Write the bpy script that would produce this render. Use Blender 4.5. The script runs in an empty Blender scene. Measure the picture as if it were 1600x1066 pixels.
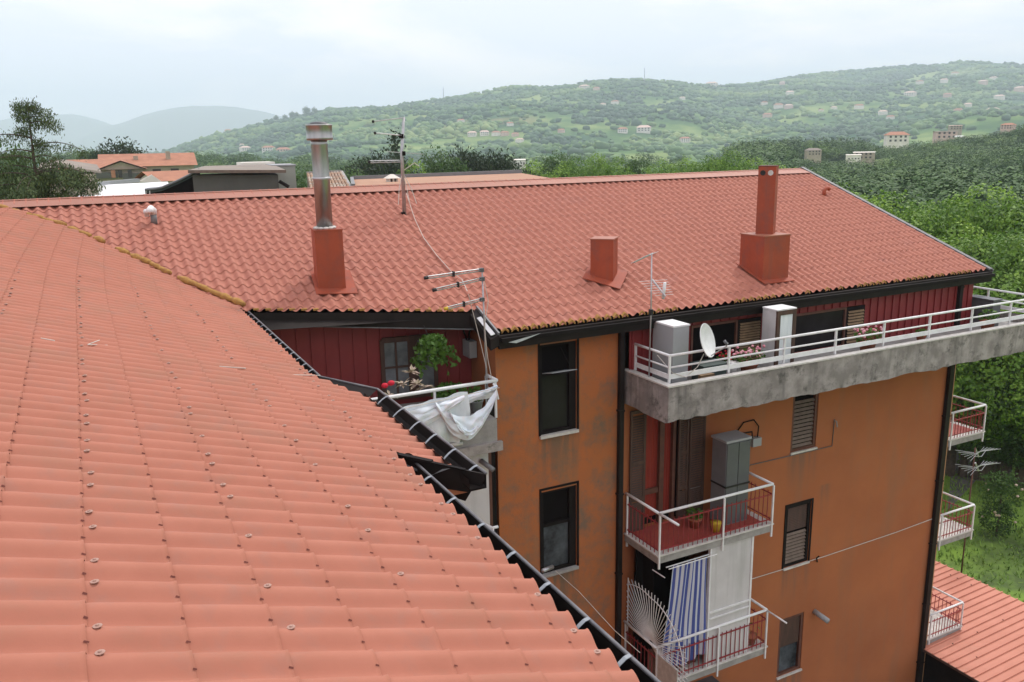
import bpy, bmesh, math, random
import numpy as np
from mathutils import Vector, Matrix, noise

R = math.radians
random.seed(7)
rng = np.random.default_rng(11)
scene = bpy.context.scene
col = scene.collection

# ------------------------------------------------------------------ camera
# measured from the photograph's three vanishing points; world: X along the long facade,
# Y away from the camera, Z up, camera at the origin 18 m above the ground
FPX, CX, CY = 1316.44, 800.0, 533.0
_u = np.array([2670.0, -359.0, FPX]); _u /= np.linalg.norm(_u)
_v = np.array([-689.0, -297.0, FPX]); _v /= np.linalg.norm(_v)
_z = np.cross(_u, _v)
if _z[1] > 0: _z = -_z
RC = np.array([_u, _v, _z])

cam_d = bpy.data.cameras.new('camera')
cam = bpy.data.objects.new('camera', cam_d)
col.objects.link(cam)
scene.camera = cam
cam_d.sensor_width = 36.0
cam_d.lens = FPX / 1600.0 * 36.0
cam_d.clip_start = 0.1
cam_d.clip_end = 80000
mrot = Matrix(((RC[0][0], -RC[0][1], -RC[0][2]), (RC[1][0], -RC[1][1], -RC[1][2]), (RC[2][0], -RC[2][1], -RC[2][2])))
cam.matrix_world = mrot.to_4x4()

def ray(px, py):
    return RC @ np.array([px - CX, py - CY, FPX])
def onX(px, py, X): d = ray(px, py); return Vector(d * X / d[0])
def onY(px, py, Y): d = ray(px, py); return Vector(d * Y / d[1])
def onZ(px, py, Z): d = ray(px, py); return Vector(d * Z / d[2])
def far(px, py, D):
    d = ray(px, py); h = math.hypot(d[0], d[1]); return Vector(d * D / h)

# ------------------------------------------------------------------ sky and sun
SUN_EL, SUN_AZ = R(56), R(60)          # azimuth measured from +Y towards +X (veiled sun high on the right, a little behind the long roof)
scene.world = bpy.data.worlds.new('World')
w = scene.world
w.use_nodes = True
nt = w.node_tree
nt.nodes.clear()
out = nt.nodes.new('ShaderNodeOutputWorld')
sky = nt.nodes.new('ShaderNodeTexSky'); sky.sky_type = 'NISHITA'
sky.sun_disc = False
sky.sun_elevation = SUN_EL
sky.sun_rotation = SUN_AZ
sky.dust_density = 3.0
bg1 = nt.nodes.new('ShaderNodeBackground'); bg1.inputs['Strength'].default_value = 0.11
nt.links.new(sky.outputs[0], bg1.inputs[0])
bg2 = nt.nodes.new('ShaderNodeBackground'); bg2.inputs['Strength'].default_value = 1.45
tc = nt.nodes.new('ShaderNodeTexCoord')
mp = nt.nodes.new('ShaderNodeMapping'); mp.inputs['Scale'].default_value = (1.0, 1.0, 3.2)
nt.links.new(tc.outputs['Generated'], mp.inputs[0])
nz = nt.nodes.new('ShaderNodeTexNoise'); nz.inputs['Scale'].default_value = 2.6
nz.inputs['Detail'].default_value = 7; nz.inputs['Roughness'].default_value = 0.55
nz.inputs['Distortion'].default_value = 0.3
nt.links.new(mp.outputs[0], nz.inputs['Vector'])
cr = nt.nodes.new('ShaderNodeValToRGB')
cr.color_ramp.elements[0].position = 0.43; cr.color_ramp.elements[0].color = (0.84, 0.845, 0.94, 1)
cr.color_ramp.elements[1].position = 0.62; cr.color_ramp.elements[1].color = (1.24, 1.10, 1.05, 1)
nt.links.new(nz.outputs['Fac'], cr.inputs[0])
nt.links.new(cr.outputs[0], bg2.inputs[0])
mx = nt.nodes.new('ShaderNodeMixShader'); mx.inputs[0].default_value = 0.88
nt.links.new(bg1.outputs[0], mx.inputs[1]); nt.links.new(bg2.outputs[0], mx.inputs[2])
nt.links.new(mx.outputs[0], out.inputs[0])

sd = bpy.data.lights.new('sun', 'SUN'); sd.energy = 2.2; sd.angle = R(8); sd.color = (1.0, 0.95, 0.88)
so = bpy.data.objects.new('sun', sd); col.objects.link(so)
sdir = Vector((math.cos(SUN_EL) * math.sin(SUN_AZ), math.cos(SUN_EL) * math.cos(SUN_AZ), math.sin(SUN_EL)))
so.rotation_euler = (-sdir).to_track_quat('-Z', 'Y').to_euler()
so.location = sdir * 60

vs = scene.view_settings
vs.view_transform = 'Standard'; vs.look = 'None'; vs.gamma = 1.0; vs.use_curve_mapping = False
vs.exposure = 0.05
scene.render.engine = 'CYCLES'
scene.cycles.use_denoising = True
scene.cycles.max_bounces = 6
scene.cycles.diffuse_bounces = 3
scene.cycles.glossy_bounces = 3
scene.cycles.volume_bounces = 3
scene.cycles.transparent_max_bounces = 8
scene.cycles.caustics_reflective = False
scene.cycles.caustics_refractive = False

# ------------------------------------------------------------------ materials
def mat(name, c1, c2=None, rough=0.7, scale=3.0, detail=4, lo=0.35, hi=0.65, metal=0.0, bump=0.0, bscale=None,
        c3=None, s3=0.7, lo3=0.6, hi3=0.75, spec=None, stretch=None, tint=None, streak=None, trans=0.0):
    m = bpy.data.materials.new(name); m.use_nodes = True
    n = m.node_tree; b = n.nodes['Principled BSDF']
    b.inputs['Roughness'].default_value = rough
    b.inputs['Metallic'].default_value = metal
    if spec is not None: b.inputs['Specular IOR Level'].default_value = spec
    t = n.nodes.new('ShaderNodeTexCoord')
    vec = t.outputs['Object']
    if stretch:
        mp = n.nodes.new('ShaderNodeMapping'); mp.inputs['Scale'].default_value = stretch
        n.links.new(vec, mp.inputs[0]); vec = mp.outputs[0]
    def ns(s, d=4, rough_=0.6, v=None):
        k = n.nodes.new('ShaderNodeTexNoise'); k.inputs['Scale'].default_value = s
        k.inputs['Detail'].default_value = d; k.inputs['Roughness'].default_value = rough_
        n.links.new(v if v is not None else vec, k.inputs['Vector']); return k
    def ramp(src, a, b_, ca, cb):
        r = n.nodes.new('ShaderNodeValToRGB'); e = r.color_ramp.elements
        e[0].position = a; e[1].position = b_; e[0].color = (*ca, 1); e[1].color = (*cb, 1)
        n.links.new(src, r.inputs[0]); return r
    c2 = c2 or tuple(x * 0.82 for x in c1)
    k = ns(scale, detail)
    cur = ramp(k.outputs['Fac'], lo, hi, c1, c2).outputs[0]
    def mixc(fac, a, b2, mode='MIX'):
        q = n.nodes.new('ShaderNodeMix'); q.data_type = 'RGBA'; q.blend_type = mode
        if isinstance(fac, float): q.inputs[0].default_value = fac
        else: n.links.new(fac, q.inputs[0])
        n.links.new(a, q.inputs[6])
        if isinstance(b2, tuple): q.inputs[7].default_value = (*b2, 1)
        else: n.links.new(b2, q.inputs[7])
        return q.outputs[2]
    if c3:
        k3 = ns(s3, 9, 0.74)
        f = ramp(k3.outputs['Fac'], lo3, hi3, (0, 0, 0), (1, 1, 1)).outputs[0]
        cur = mixc(f, cur, c3)
    if streak:      # vertical runs of dirt
        mp2 = n.nodes.new('ShaderNodeMapping'); mp2.inputs['Scale'].default_value = (streak[1], streak[1], 0.25)
        n.links.new(t.outputs['Object'], mp2.inputs[0])
        k4 = ns(1.0, 5, 0.6, mp2.outputs[0])
        f = ramp(k4.outputs['Fac'], 0.52, 0.8, (0, 0, 0), (1, 1, 1)).outputs[0]
        cur = mixc(f, cur, streak[0])
    if tint:        # per-clump tint stored on the mesh
        a = n.nodes.new('ShaderNodeAttribute'); a.attribute_name = 'tint'
        r = n.nodes.new('ShaderNodeValToRGB'); e = r.color_ramp.elements
        e[0].position = 0; e[0].color = (*tint[0], 1); e[1].position = 1; e[1].color = (*tint[-1], 1)
        for i, cc in enumerate(tint[1:-1]):
            x = e.new((i + 1) / (len(tint) - 1)); x.color = (*cc, 1)
        n.links.new(a.outputs['Fac'], r.inputs[0])
        cur = mixc(0.75, cur, r.outputs[0])
    n.links.new(cur, b.inputs['Base Color'])
    if trans:
        tb = n.nodes.new('ShaderNodeBsdfTranslucent'); n.links.new(cur, tb.inputs[0])
        ms = n.nodes.new('ShaderNodeMixShader'); ms.inputs[0].default_value = trans
        n.links.new(b.outputs[0], ms.inputs[1]); n.links.new(tb.outputs[0], ms.inputs[2])
        n.links.new(ms.outputs[0], n.nodes['Material Output'].inputs['Surface'])
    if bump:
        kb = ns(bscale or scale * 4, 5, 0.7)
        bp = n.nodes.new('ShaderNodeBump'); bp.inputs['Strength'].default_value = bump
        bp.inputs['Distance'].default_value = 0.02
        n.links.new(kb.outputs['Fac'], bp.inputs['Height']); n.links.new(bp.outputs[0], b.inputs['Normal'])
    return m

M = {}
M['tile_near'] = mat('tile_near', (0.415, 0.165, 0.113), (0.375, 0.146, 0.098), rough=0.75, scale=2.2, bump=0.06, bscale=60,
                     c3=(0.34, 0.175, 0.12), s3=1.1, lo3=0.5, hi3=0.8, streak=((0.345, 0.165, 0.125), 5), spec=0.2)
M['tile_back'] = mat('tile_back', (0.42, 0.162, 0.112), (0.345, 0.128, 0.09), rough=0.7, scale=7.0, bump=0.08, bscale=50,
                     c3=(0.35, 0.15, 0.12), s3=0.9, lo3=0.55, hi3=0.8, spec=0.3)
M['chim_red'] = mat('painted_red_metal', (0.36, 0.075, 0.036), (0.29, 0.06, 0.03), rough=0.6, scale=2.5, c3=(0.19, 0.07, 0.055), s3=1.8, lo3=0.5, spec=0.25, streak=((0.21, 0.075, 0.055), 5), bump=0.12, bscale=7)
M['tile_low'] = mat('ribbed_salmon_metal', (0.58, 0.25, 0.18), (0.52, 0.215, 0.15), rough=0.6, scale=1.3, c3=(0.5, 0.27, 0.2), s3=0.8, spec=0.2)
M['ridge'] = mat('ridge_metal', (0.36, 0.14, 0.09), (0.31, 0.12, 0.075), rough=0.45, scale=0.8, spec=0.4)
M['lichen'] = mat('lichen_tile', (0.42, 0.235, 0.06), (0.30, 0.15, 0.045), rough=0.9, scale=14, bump=0.5, bscale=40, c3=(0.22, 0.09, 0.04), s3=9)
M['dark_metal'] = mat('dark_brown_metal', (0.014, 0.011, 0.010), (0.022, 0.017, 0.016), rough=0.6, spec=0.15, scale=2.5)
M['lip'] = mat('grey_gutter_lip', (0.17, 0.17, 0.18), (0.10, 0.10, 0.11), rough=0.5, scale=6)
M['strap'] = mat('galvanised_strap', (0.30, 0.33, 0.36), (0.24, 0.26, 0.29), rough=0.5, scale=8, metal=0.3)
M['screw'] = mat('screw_metal', (0.40, 0.24, 0.19), (0.33, 0.19, 0.15), rough=0.6, scale=20, metal=0.0)
M['orange'] = mat('orange_render', (0.38, 0.125, 0.044), (0.32, 0.103, 0.037), rough=0.92, scale=0.55, detail=6, bump=0.15, bscale=30,
                  c3=(0.34, 0.125, 0.052), s3=0.5, lo3=0.5, hi3=0.75, streak=((0.26, 0.12, 0.06), 1.4))
M['orange_stained'] = mat('stained_orange_render', (0.43, 0.135, 0.042), (0.38, 0.13, 0.045), rough=0.95, scale=1.1, detail=7, bump=0.25, bscale=28,
                  c3=(0.185, 0.12, 0.08), s3=1.5, lo3=0.47, hi3=0.66, streak=((0.30, 0.16, 0.075), 2.2))
M['tan'] = mat('tan_render', (0.44, 0.24, 0.12), rough=0.9, scale=2)
M['concrete'] = mat('weathered_concrete', (0.36, 0.33, 0.315), (0.22, 0.20, 0.19), rough=0.95, scale=2.6, detail=8, lo=0.38, hi=0.6, bump=0.4, bscale=22,
                    c3=(0.085, 0.08, 0.075), s3=3.0, lo3=0.52, hi3=0.66, streak=((0.10, 0.095, 0.09), 4))
M['conc_grey'] = mat('grey_concrete', (0.36, 0.35, 0.335), (0.26, 0.25, 0.24), rough=0.95, scale=4, detail=7, bump=0.3, bscale=25, c3=(0.14, 0.13, 0.12), s3=2.2, lo3=0.58, hi3=0.72)
M['clad'] = mat('red_cladding', (0.25, 0.028, 0.028), (0.19, 0.02, 0.022), rough=0.6, scale=1.0)
M['white'] = mat('white_paint', (0.78, 0.78, 0.79), (0.68, 0.68, 0.69), rough=0.5, scale=5, c3=(0.45, 0.40, 0.36), s3=6, lo3=0.66, hi3=0.8)
M['redbar'] = mat('red_bar_paint', (0.30, 0.02, 0.03), (0.2, 0.03, 0.03), rough=0.55, scale=9)
M['floor_red'] = mat('red_floor_tiles', (0.34, 0.06, 0.04), (0.28, 0.05, 0.04), rough=0.7, scale=4)
M['edge'] = mat('pale_edge_tile', (0.62, 0.6, 0.57), (0.48, 0.46, 0.43), rough=0.7, scale=7)
M['brown'] = mat('brown_wood', (0.085, 0.042, 0.028), (0.055, 0.03, 0.022), rough=0.7, scale=9, stretch=(1, 1, 0.2))
M['brown_red'] = mat('red_brown_frame', (0.13, 0.05, 0.03), (0.09, 0.035, 0.025), rough=0.7, scale=6)
M['frame_dark'] = mat('dark_window_frame', (0.009, 0.007, 0.007), (0.015, 0.012, 0.011), rough=0.7, scale=4, spec=0.12)
M['glass_dark'] = mat('dark_glass', (0.014, 0.012, 0.012), (0.024, 0.022, 0.024), rough=0.25, scale=1.2, spec=0.14)
M['glass_grey'] = mat('grey_glass', (0.10, 0.115, 0.13), (0.02, 0.022, 0.026), rough=0.25, scale=1.6, spec=0.2)
M['glass_sky'] = mat('painted_sky_glass', (0.20, 0.22, 0.235), (0.10, 0.11, 0.12), rough=0.25, scale=2.2)  # sky reflection painted in as a pale base colour
M['interior'] = mat('painted_inner_shade', (0.009, 0.008, 0.008), rough=0.95, scale=3, spec=0.05)  # near-black colour painted for the shade inside rooms and openings
M['louver_pale'] = mat('pale_louver', (0.19, 0.14, 0.11), (0.14, 0.10, 0.08), rough=0.7, scale=6)
M['louver_tan'] = mat('tan_louver', (0.26, 0.17, 0.09), (0.19, 0.12, 0.065), rough=0.7, scale=6)
M['grey_box'] = mat('grey_cabinet', (0.34, 0.355, 0.37), (0.31, 0.32, 0.335), rough=0.6, scale=2)
M['grey_mid'] = mat('mid_grey_plastic', (0.19, 0.195, 0.205), (0.165, 0.17, 0.18), rough=0.55, scale=3)
M['grey_dark'] = mat('dark_grey_plastic', (0.10, 0.105, 0.115), (0.085, 0.09, 0.1), rough=0.45, scale=3)
M['white_dull'] = mat('dull_white_panel', (0.60, 0.585, 0.59), (0.51, 0.495, 0.50), rough=0.7, scale=1.2, streak=((0.38, 0.38, 0.37), 4))
M['steel'] = mat('stainless_steel', (0.40, 0.39, 0.385), (0.30, 0.295, 0.29), rough=0.36, scale=3, metal=1.0, stretch=(3, 3, 0.5), bump=0.03, bscale=8)
M['alu'] = mat('aluminium', (0.5, 0.5, 0.52), (0.38, 0.38, 0.4), rough=0.4, scale=9, metal=0.7)
M['black'] = mat('black_plastic', (0.012, 0.012, 0.012), rough=0.6, scale=4)
M['cable_pale'] = mat('pale_cable', (0.6, 0.55, 0.5), rough=0.7, scale=5)
M['sheet'] = mat('white_sheet_cloth', (0.80, 0.85, 0.92), (0.68, 0.79, 0.88), rough=0.85, scale=2.2, c3=(0.8, 0.78, 0.83), s3=1.4, lo3=0.5, hi3=0.6)
M['sheet_grey'] = mat('grey_sheet_cloth', (0.72, 0.76, 0.78), (0.60, 0.65, 0.68), rough=0.85, scale=3, stretch=(4, 4, 0.6))
M['yellow'] = mat('yellow_cap', (0.65, 0.45, 0.03), rough=0.6, scale=5)
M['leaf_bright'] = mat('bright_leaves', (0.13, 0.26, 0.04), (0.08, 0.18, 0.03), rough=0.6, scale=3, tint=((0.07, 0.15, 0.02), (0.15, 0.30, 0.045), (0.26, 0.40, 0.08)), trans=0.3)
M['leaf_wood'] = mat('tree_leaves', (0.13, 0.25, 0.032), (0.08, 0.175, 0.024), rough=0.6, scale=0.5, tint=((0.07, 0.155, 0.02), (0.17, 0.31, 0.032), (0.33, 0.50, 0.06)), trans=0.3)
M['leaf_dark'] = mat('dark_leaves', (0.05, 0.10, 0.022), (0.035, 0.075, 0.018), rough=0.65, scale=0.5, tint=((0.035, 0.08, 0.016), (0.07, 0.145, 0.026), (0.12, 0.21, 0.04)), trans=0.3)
M['pine'] = mat('pine_needles', (0.03, 0.055, 0.022), (0.022, 0.042, 0.018), rough=0.7, scale=0.5, tint=((0.014, 0.03, 0.013), (0.032, 0.058, 0.024), (0.06, 0.095, 0.035)), trans=0.3)
M['forest'] = mat('forest_leaves', (0.06, 0.12, 0.03), (0.045, 0.095, 0.024), rough=0.8, scale=0.01, tint=((0.015, 0.05, 0.028), (0.045, 0.115, 0.045), (0.13, 0.235, 0.065), (0.27, 0.35, 0.11)))
M['bark'] = mat('bark', (0.10, 0.075, 0.055), (0.06, 0.045, 0.035), rough=0.95, scale=6, bump=0.5)
M['terracotta'] = mat('terracotta', (0.33, 0.10, 0.05), rough=0.85, scale=6)
M['pink'] = mat('pink_petals', (0.6, 0.16, 0.22), (0.75, 0.45, 0.5), rough=0.8, scale=12)
M['redflower'] = mat('red_petals', (0.6, 0.012, 0.04), rough=0.8, scale=12)
M['pale_leaf'] = mat('pale_variegated_leaves', (0.55, 0.42, 0.36), (0.22, 0.2, 0.1), rough=0.7, scale=9)
M['cloth_red'] = mat('red_curtain', (0.28, 0.03, 0.015), (0.22, 0.024, 0.014), rough=0.85, scale=3, stretch=(6, 6, 0.5))
M['roof_far'] = mat('far_terracotta_roof', (0.42, 0.19, 0.115), (0.33, 0.145, 0.09), rough=0.85, scale=1.2)
M['wall_far'] = mat('far_cream_wall', (0.42, 0.36, 0.28), (0.34, 0.29, 0.23), rough=0.9, scale=0.8)
M['wall_white'] = mat('far_white_wall', (0.80, 0.76, 0.70), (0.68, 0.63, 0.57), rough=0.9, scale=0.5)
M['wall_pink'] = mat('far_pink_wall', (0.68, 0.50, 0.43), rough=0.9, scale=0.5)
M['white_roof'] = mat('white_metal_roof', (0.86, 0.88, 0.9), (0.8, 0.82, 0.85), rough=0.5, scale=0.4)
M['green_dark'] = mat('dark_green_sheet', (0.04, 0.065, 0.06), (0.06, 0.085, 0.08), rough=0.6, scale=1.0)
M['grey_wall'] = mat('dark_grey_wall', (0.115, 0.115, 0.105), (0.095, 0.095, 0.088), rough=0.85, scale=0.6, streak=((0.08, 0.08, 0.075), 1.0))
M['grey_roof'] = mat('dirty_grey_roof', (0.27, 0.23, 0.19), (0.2, 0.17, 0.15), rough=0.9, scale=0.5, c3=(0.3, 0.17, 0.12), s3=0.3)
M['beige_panel'] = mat('beige_grey_panel', (0.37, 0.38, 0.33), (0.33, 0.34, 0.3), rough=0.8, scale=0.6)
M['ochre_roof'] = mat('ochre_flat_roof', (0.42, 0.24, 0.15), (0.36, 0.2, 0.13), rough=0.9, scale=0.7)
M['window_far'] = mat('far_window', (0.04, 0.035, 0.035), rough=0.4, scale=2)
M['paving'] = mat('grey_paving', (0.24, 0.23, 0.215), (0.17, 0.165, 0.155), rough=0.95, scale=0.6, c3=(0.12, 0.115, 0.11), s3=0.25)
M['dirt'] = mat('bare_path', (0.17, 0.16, 0.15), (0.11, 0.105, 0.1), rough=0.95, scale=0.8, bump=0.3)
M['grass'] = mat('grass_ground', (0.14, 0.26, 0.03), (0.21, 0.34, 0.04), rough=0.95, scale=0.35, detail=9, bump=0.6, bscale=6, c3=(0.06, 0.10, 0.022), s3=0.12, lo3=0.5, hi3=0.65)

def hill_mat():
    m = bpy.data.materials.new('terrain_cover'); m.use_nodes = True
    n = m.node_tree; b = n.nodes['Principled BSDF']; b.inputs['Roughness'].default_value = 1.0
    b.inputs['Specular IOR Level'].default_value = 0.1
    t = n.nodes.new('ShaderNodeTexCoord')
    def ns(s, d):
        k = n.nodes.new('ShaderNodeTexNoise'); k.inputs['Scale'].default_value = s; k.inputs['Detail'].default_value = d
        k.inputs['Roughness'].default_value = 0.62
        n.links.new(t.outputs['Object'], k.inputs['Vector']); return k
    a = ns(0.006, 8); r = n.nodes.new('ShaderNodeValToRGB'); e = r.color_ramp.elements
    e[0].position = 0.38; e[0].color = (0.03, 0.085, 0.035, 1); e[1].position = 0.62; e[1].color = (0.23, 0.30, 0.10, 1)
    x = e.new(0.5); x.color = (0.09, 0.17, 0.05, 1)
    n.links.new(a.outputs['Fac'], r.inputs[0])
    c = ns(0.0022, 3); r2 = n.nodes.new('ShaderNodeValToRGB'); e = r2.color_ramp.elements
    e[0].position = 0.64; e[0].color = (0, 0, 0, 1); e[1].position = 0.70; e[1].color = (1, 1, 1, 1)
    n.links.new(c.outputs['Fac'], r2.inputs[0])
    q = n.nodes.new('ShaderNodeMix'); q.data_type = 'RGBA'
    n.links.new(r2.outputs[0], q.inputs[0]); n.links.new(r.outputs[0], q.inputs[6]); q.inputs[7].default_value = (0.24, 0.22, 0.10, 1)
    n.links.new(q.outputs[2], b.inputs['Base Color'])
    return m
M['hill'] = hill_mat()
M['mount'] = mat('mountain_cover', (0.08, 0.11, 0.06), (0.12, 0.13, 0.09), rough=1.0, scale=0.0008, spec=0.1)

def sill_stains(m, sills, dark, org):
    # run-off dirt below sills and hoods: (x0, x1, z of the sill, length of the run)
    n = m.node_tree; b = n.nodes['Principled BSDF']
    t = n.nodes.new('ShaderNodeTexCoord'); sp = n.nodes.new('ShaderNodeSeparateXYZ'); n.links.new(t.outputs['Object'], sp.inputs[0])
    mp = n.nodes.new('ShaderNodeMapping'); mp.inputs['Scale'].default_value = (9, 9, 0.7); n.links.new(t.outputs['Object'], mp.inputs[0])
    k = n.nodes.new('ShaderNodeTexNoise'); k.inputs['Scale'].default_value = 1.0; k.inputs['Detail'].default_value = 6; n.links.new(mp.outputs[0], k.inputs['Vector'])
    def rng_(src, a, b_, c, d):
        r = n.nodes.new('ShaderNodeMapRange'); r.interpolation_type = 'SMOOTHSTEP'
        for i, v in enumerate((a, b_, c, d)): r.inputs[i + 1].default_value = v
        n.links.new(src, r.inputs[0]); return r.outputs[0]
    def op(o, a, b_):
        q = n.nodes.new('ShaderNodeMath'); q.operation = o; q.use_clamp = True
        for i, v in enumerate((a, b_)):
            if isinstance(v, float): q.inputs[i].default_value = v
            else: n.links.new(v, q.inputs[i])
        return q.outputs[0]
    tot = None
    for x0, x1, z, L in sills:
        x0 -= org[0]; x1 -= org[0]; z -= org[2]
        f = op('MULTIPLY', rng_(sp.outputs[0], x0 - 0.12, x0 + 0.12, 0, 1), rng_(sp.outputs[0], x1 - 0.12, x1 + 0.12, 1, 0))
        f = op('MULTIPLY', f, rng_(sp.outputs[2], z - L, z, 0, 1)); f = op('MULTIPLY', f, rng_(sp.outputs[2], z - 0.02, z + 0.03, 1, 0))
        tot = f if tot is None else op('ADD', tot, f)
    fac = op('MULTIPLY', tot, rng_(k.outputs['Fac'], 0.36, 0.62, 0.1, 0.85))
    old = b.inputs['Base Color'].links[0].from_socket
    q = n.nodes.new('ShaderNodeMix'); q.data_type = 'RGBA'; n.links.new(fac, q.inputs[0]); n.links.new(old, q.inputs[6]); q.inputs[7].default_value = (*dark, 1)
    n.links.new(q.outputs[2], b.inputs['Base Color'])
sill_stains(M['orange_stained'], [(7.8, 8.75, -5.88, 1.3), (7.75, 8.75, -9.0, 1.5)], (0.15, 0.105, 0.07), (14, 20, -18))
sill_stains(M['orange'], [(14.75, 15.66, -7.55, 1.2), (14.75, 15.66, -10.66, 1.3), (14.75, 15.66, -13.79, 1.5), (13.1, 13.5, -7.1, 1.5), (15.9, 16.2, -8.6, 1.2)], (0.20, 0.10, 0.06), (14, 20, -18))

# ------------------------------------------------------------------ mesh helpers
class MB:
    def __init__(s): s.v = []; s.f = []
    def add(s, vs, fs):
        b = len(s.v); s.v += [tuple(p) for p in vs]; s.f += [tuple(i + b for i in f) for f in fs]; return s
    def box(s, x0, x1, y0, y1, z0, z1):
        return s.hexa([(x0, y0, z0), (x1, y0, z0), (x1, y1, z0), (x0, y1, z0)], [(x0, y0, z1), (x1, y0, z1), (x1, y1, z1), (x0, y1, z1)])
    def hexa(s, lo, hi):
        n = len(lo)
        return s.add(list(lo) + list(hi), [tuple(range(n))[::-1], tuple(range(n, 2 * n))] + [(i, (i + 1) % n, (i + 1) % n + n, i + n) for i in range(n)])
    def obox(s, c, ax, ay, az):     # centre and three half-axis vectors
        c, ax, ay, az = map(Vector, (c, ax, ay, az))
        lo = [c - ax - ay - az, c + ax - ay - az, c + ax + ay - az, c - ax + ay - az]
        return s.hexa(lo, [p + 2 * az for p in lo])
    def bar(s, a, b, wd, hg, up=(0, 0, 1)):
        a, b = Vector(a), Vector(b); d = (b - a); d.normalize(); u = Vector(up)
        sd_ = d.cross(u)
        if sd_.length < 1e-4: u = Vector((0, 1, 0)); sd_ = d.cross(u)
        sd_.normalize(); u = sd_.cross(d).normalized()
        return s.obox((a + b) / 2, (b - a) / 2, sd_ * wd / 2, u * hg / 2)
    def tube(s, pts, r, n=8, cap=True):
        pts = [Vector(p) for p in pts]; rs = r if isinstance(r, (list, tuple)) else [r] * len(pts)
        vs, fs = [], []
        pu = None
        for i, p in enumerate(pts):
            d = (pts[min(i + 1, len(pts) - 1)] - pts[max(i - 1, 0)]).normalized()
            u = Vector((0, 0, 1)) if abs(d.z) < 0.95 else Vector((0, 1, 0))
            if pu is not None and (pu - d * pu.dot(d)).length > 0.1: u = pu
            a = (u - d * u.dot(d)).normalized(); b = d.cross(a); pu = a
            for k in range(n):
                t = 2 * math.pi * k / n
                vs.append(p + (a * math.cos(t) + b * math.sin(t)) * rs[i])
        for i in range(len(pts) - 1):
            for k in range(n):
                fs.append((i * n + k, i * n + (k + 1) % n, (i + 1) * n + (k + 1) % n, (i + 1) * n + k))
        if cap:
            fs.append(tuple(range(n))[::-1]); fs.append(tuple((len(pts) - 1) * n + k for k in range(n)))
        return s.add(vs, fs)
    def lathe(s, c, prof, n=16):
        c = Vector(c); vs, fs = [], []
        for r_, z_ in prof:
            for k in range(n):
                t = 2 * math.pi * k / n; vs.append((c.x + r_ * math.cos(t), c.y + r_ * math.sin(t), c.z + z_))
        for i in range(len(prof) - 1):
            for k in range(n):
                fs.append((i * n + k, i * n + (k + 1) % n, (i + 1) * n + (k + 1) % n, (i + 1) * n + k))
        fs.append(tuple(range(n))[::-1]); fs.append(tuple((len(prof) - 1) * n + k for k in range(n)))
        return s.add(vs, fs)
    def prism(s, poly, vec):
        v = Vector(vec); return s.hexa([Vector(p) for p in poly], [Vector(p) + v for p in poly])
    def grid(s, pts):               # pts[i][j]
        n, m = len(pts), len(pts[0])
        return s.add([p for r_ in pts for p in r_], [(i * m + j, i * m + j + 1, (i + 1) * m + j + 1, (i + 1) * m + j) for i in range(n - 1) for j in range(m - 1)])
    def ellip(s, c, r, n=8, m=6):
        c = Vector(c); vs = [c + Vector((0, 0, r[2]))]; fs = []
        for i in range(1, m):
            ph = math.pi * i / m
            for k in range(n):
                t = 2 * math.pi * k / n; vs.append(c + Vector((r[0] * math.sin(ph) * math.cos(t), r[1] * math.sin(ph) * math.sin(t), r[2] * math.cos(ph))))
        vs.append(c - Vector((0, 0, r[2])))
        for k in range(n):
            fs.append((0, 1 + k, 1 + (k + 1) % n)); L = len(vs) - 1
            fs.append((L, L - n + (k + 1) % n, L - n + k))
        for i in range(m - 2):
            for k in range(n): fs.append((1 + i * n + k, 1 + (i + 1) * n + k, 1 + (i + 1) * n + (k + 1) % n, 1 + i * n + (k + 1) % n))
        return s.add(vs, fs)
    def leaves(s, c, rad, n, size, droop=0.3, flat=0.5):
        c = Vector(c)
        for _ in range(n):
            d = Vector((random.gauss(0, 1), random.gauss(0, 1), random.gauss(0, 1))).normalized()
            p = c + Vector((d.x * rad[0], d.y * rad[1], d.z * rad[2])) * random.uniform(0.55, 1) ** 0.6
            a = Vector((random.gauss(0, 1), random.gauss(0, 1), random.gauss(0, 1) * flat - droop)).normalized()
            b = a.cross(Vector((random.gauss(0, 1), random.gauss(0, 1), random.gauss(0, 1)))).normalized()
            L = size * random.uniform(0.7, 1.3); W = L * 0.32
            s.add([p - a * L / 2, p + b * W, p + a * L / 2, p - b * W], [(0, 1, 2, 3)])
        return s
    def build(s, name, m, parent=None, smooth=False, scale=None, recalc=True):
        me = bpy.data.meshes.new(name)
        root = parent
        while root is not None and root.parent is not None: root = root.parent
        o0 = Vector(root.location) if root is not None else Vector((0, 0, 0))
        k = scale or 1.0
        me.from_pydata([(x * k - o0.x, y * k - o0.y, z * k - o0.z) for x, y, z in s.v], [], s.f)
        if recalc:
            bm = bmesh.new(); bm.from_mesh(me); bmesh.ops.recalc_face_normals(bm, faces=bm.faces); bm.to_mesh(me); bm.free()
        me.materials.append(M[m] if isinstance(m, str) else m)
        if smooth: me.polygons.foreach_set('use_smooth', [True] * len(me.polygons))
        o = bpy.data.objects.new(name, me); col.objects.link(o)
        if parent is not None: o.parent = parent
        return o

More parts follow.
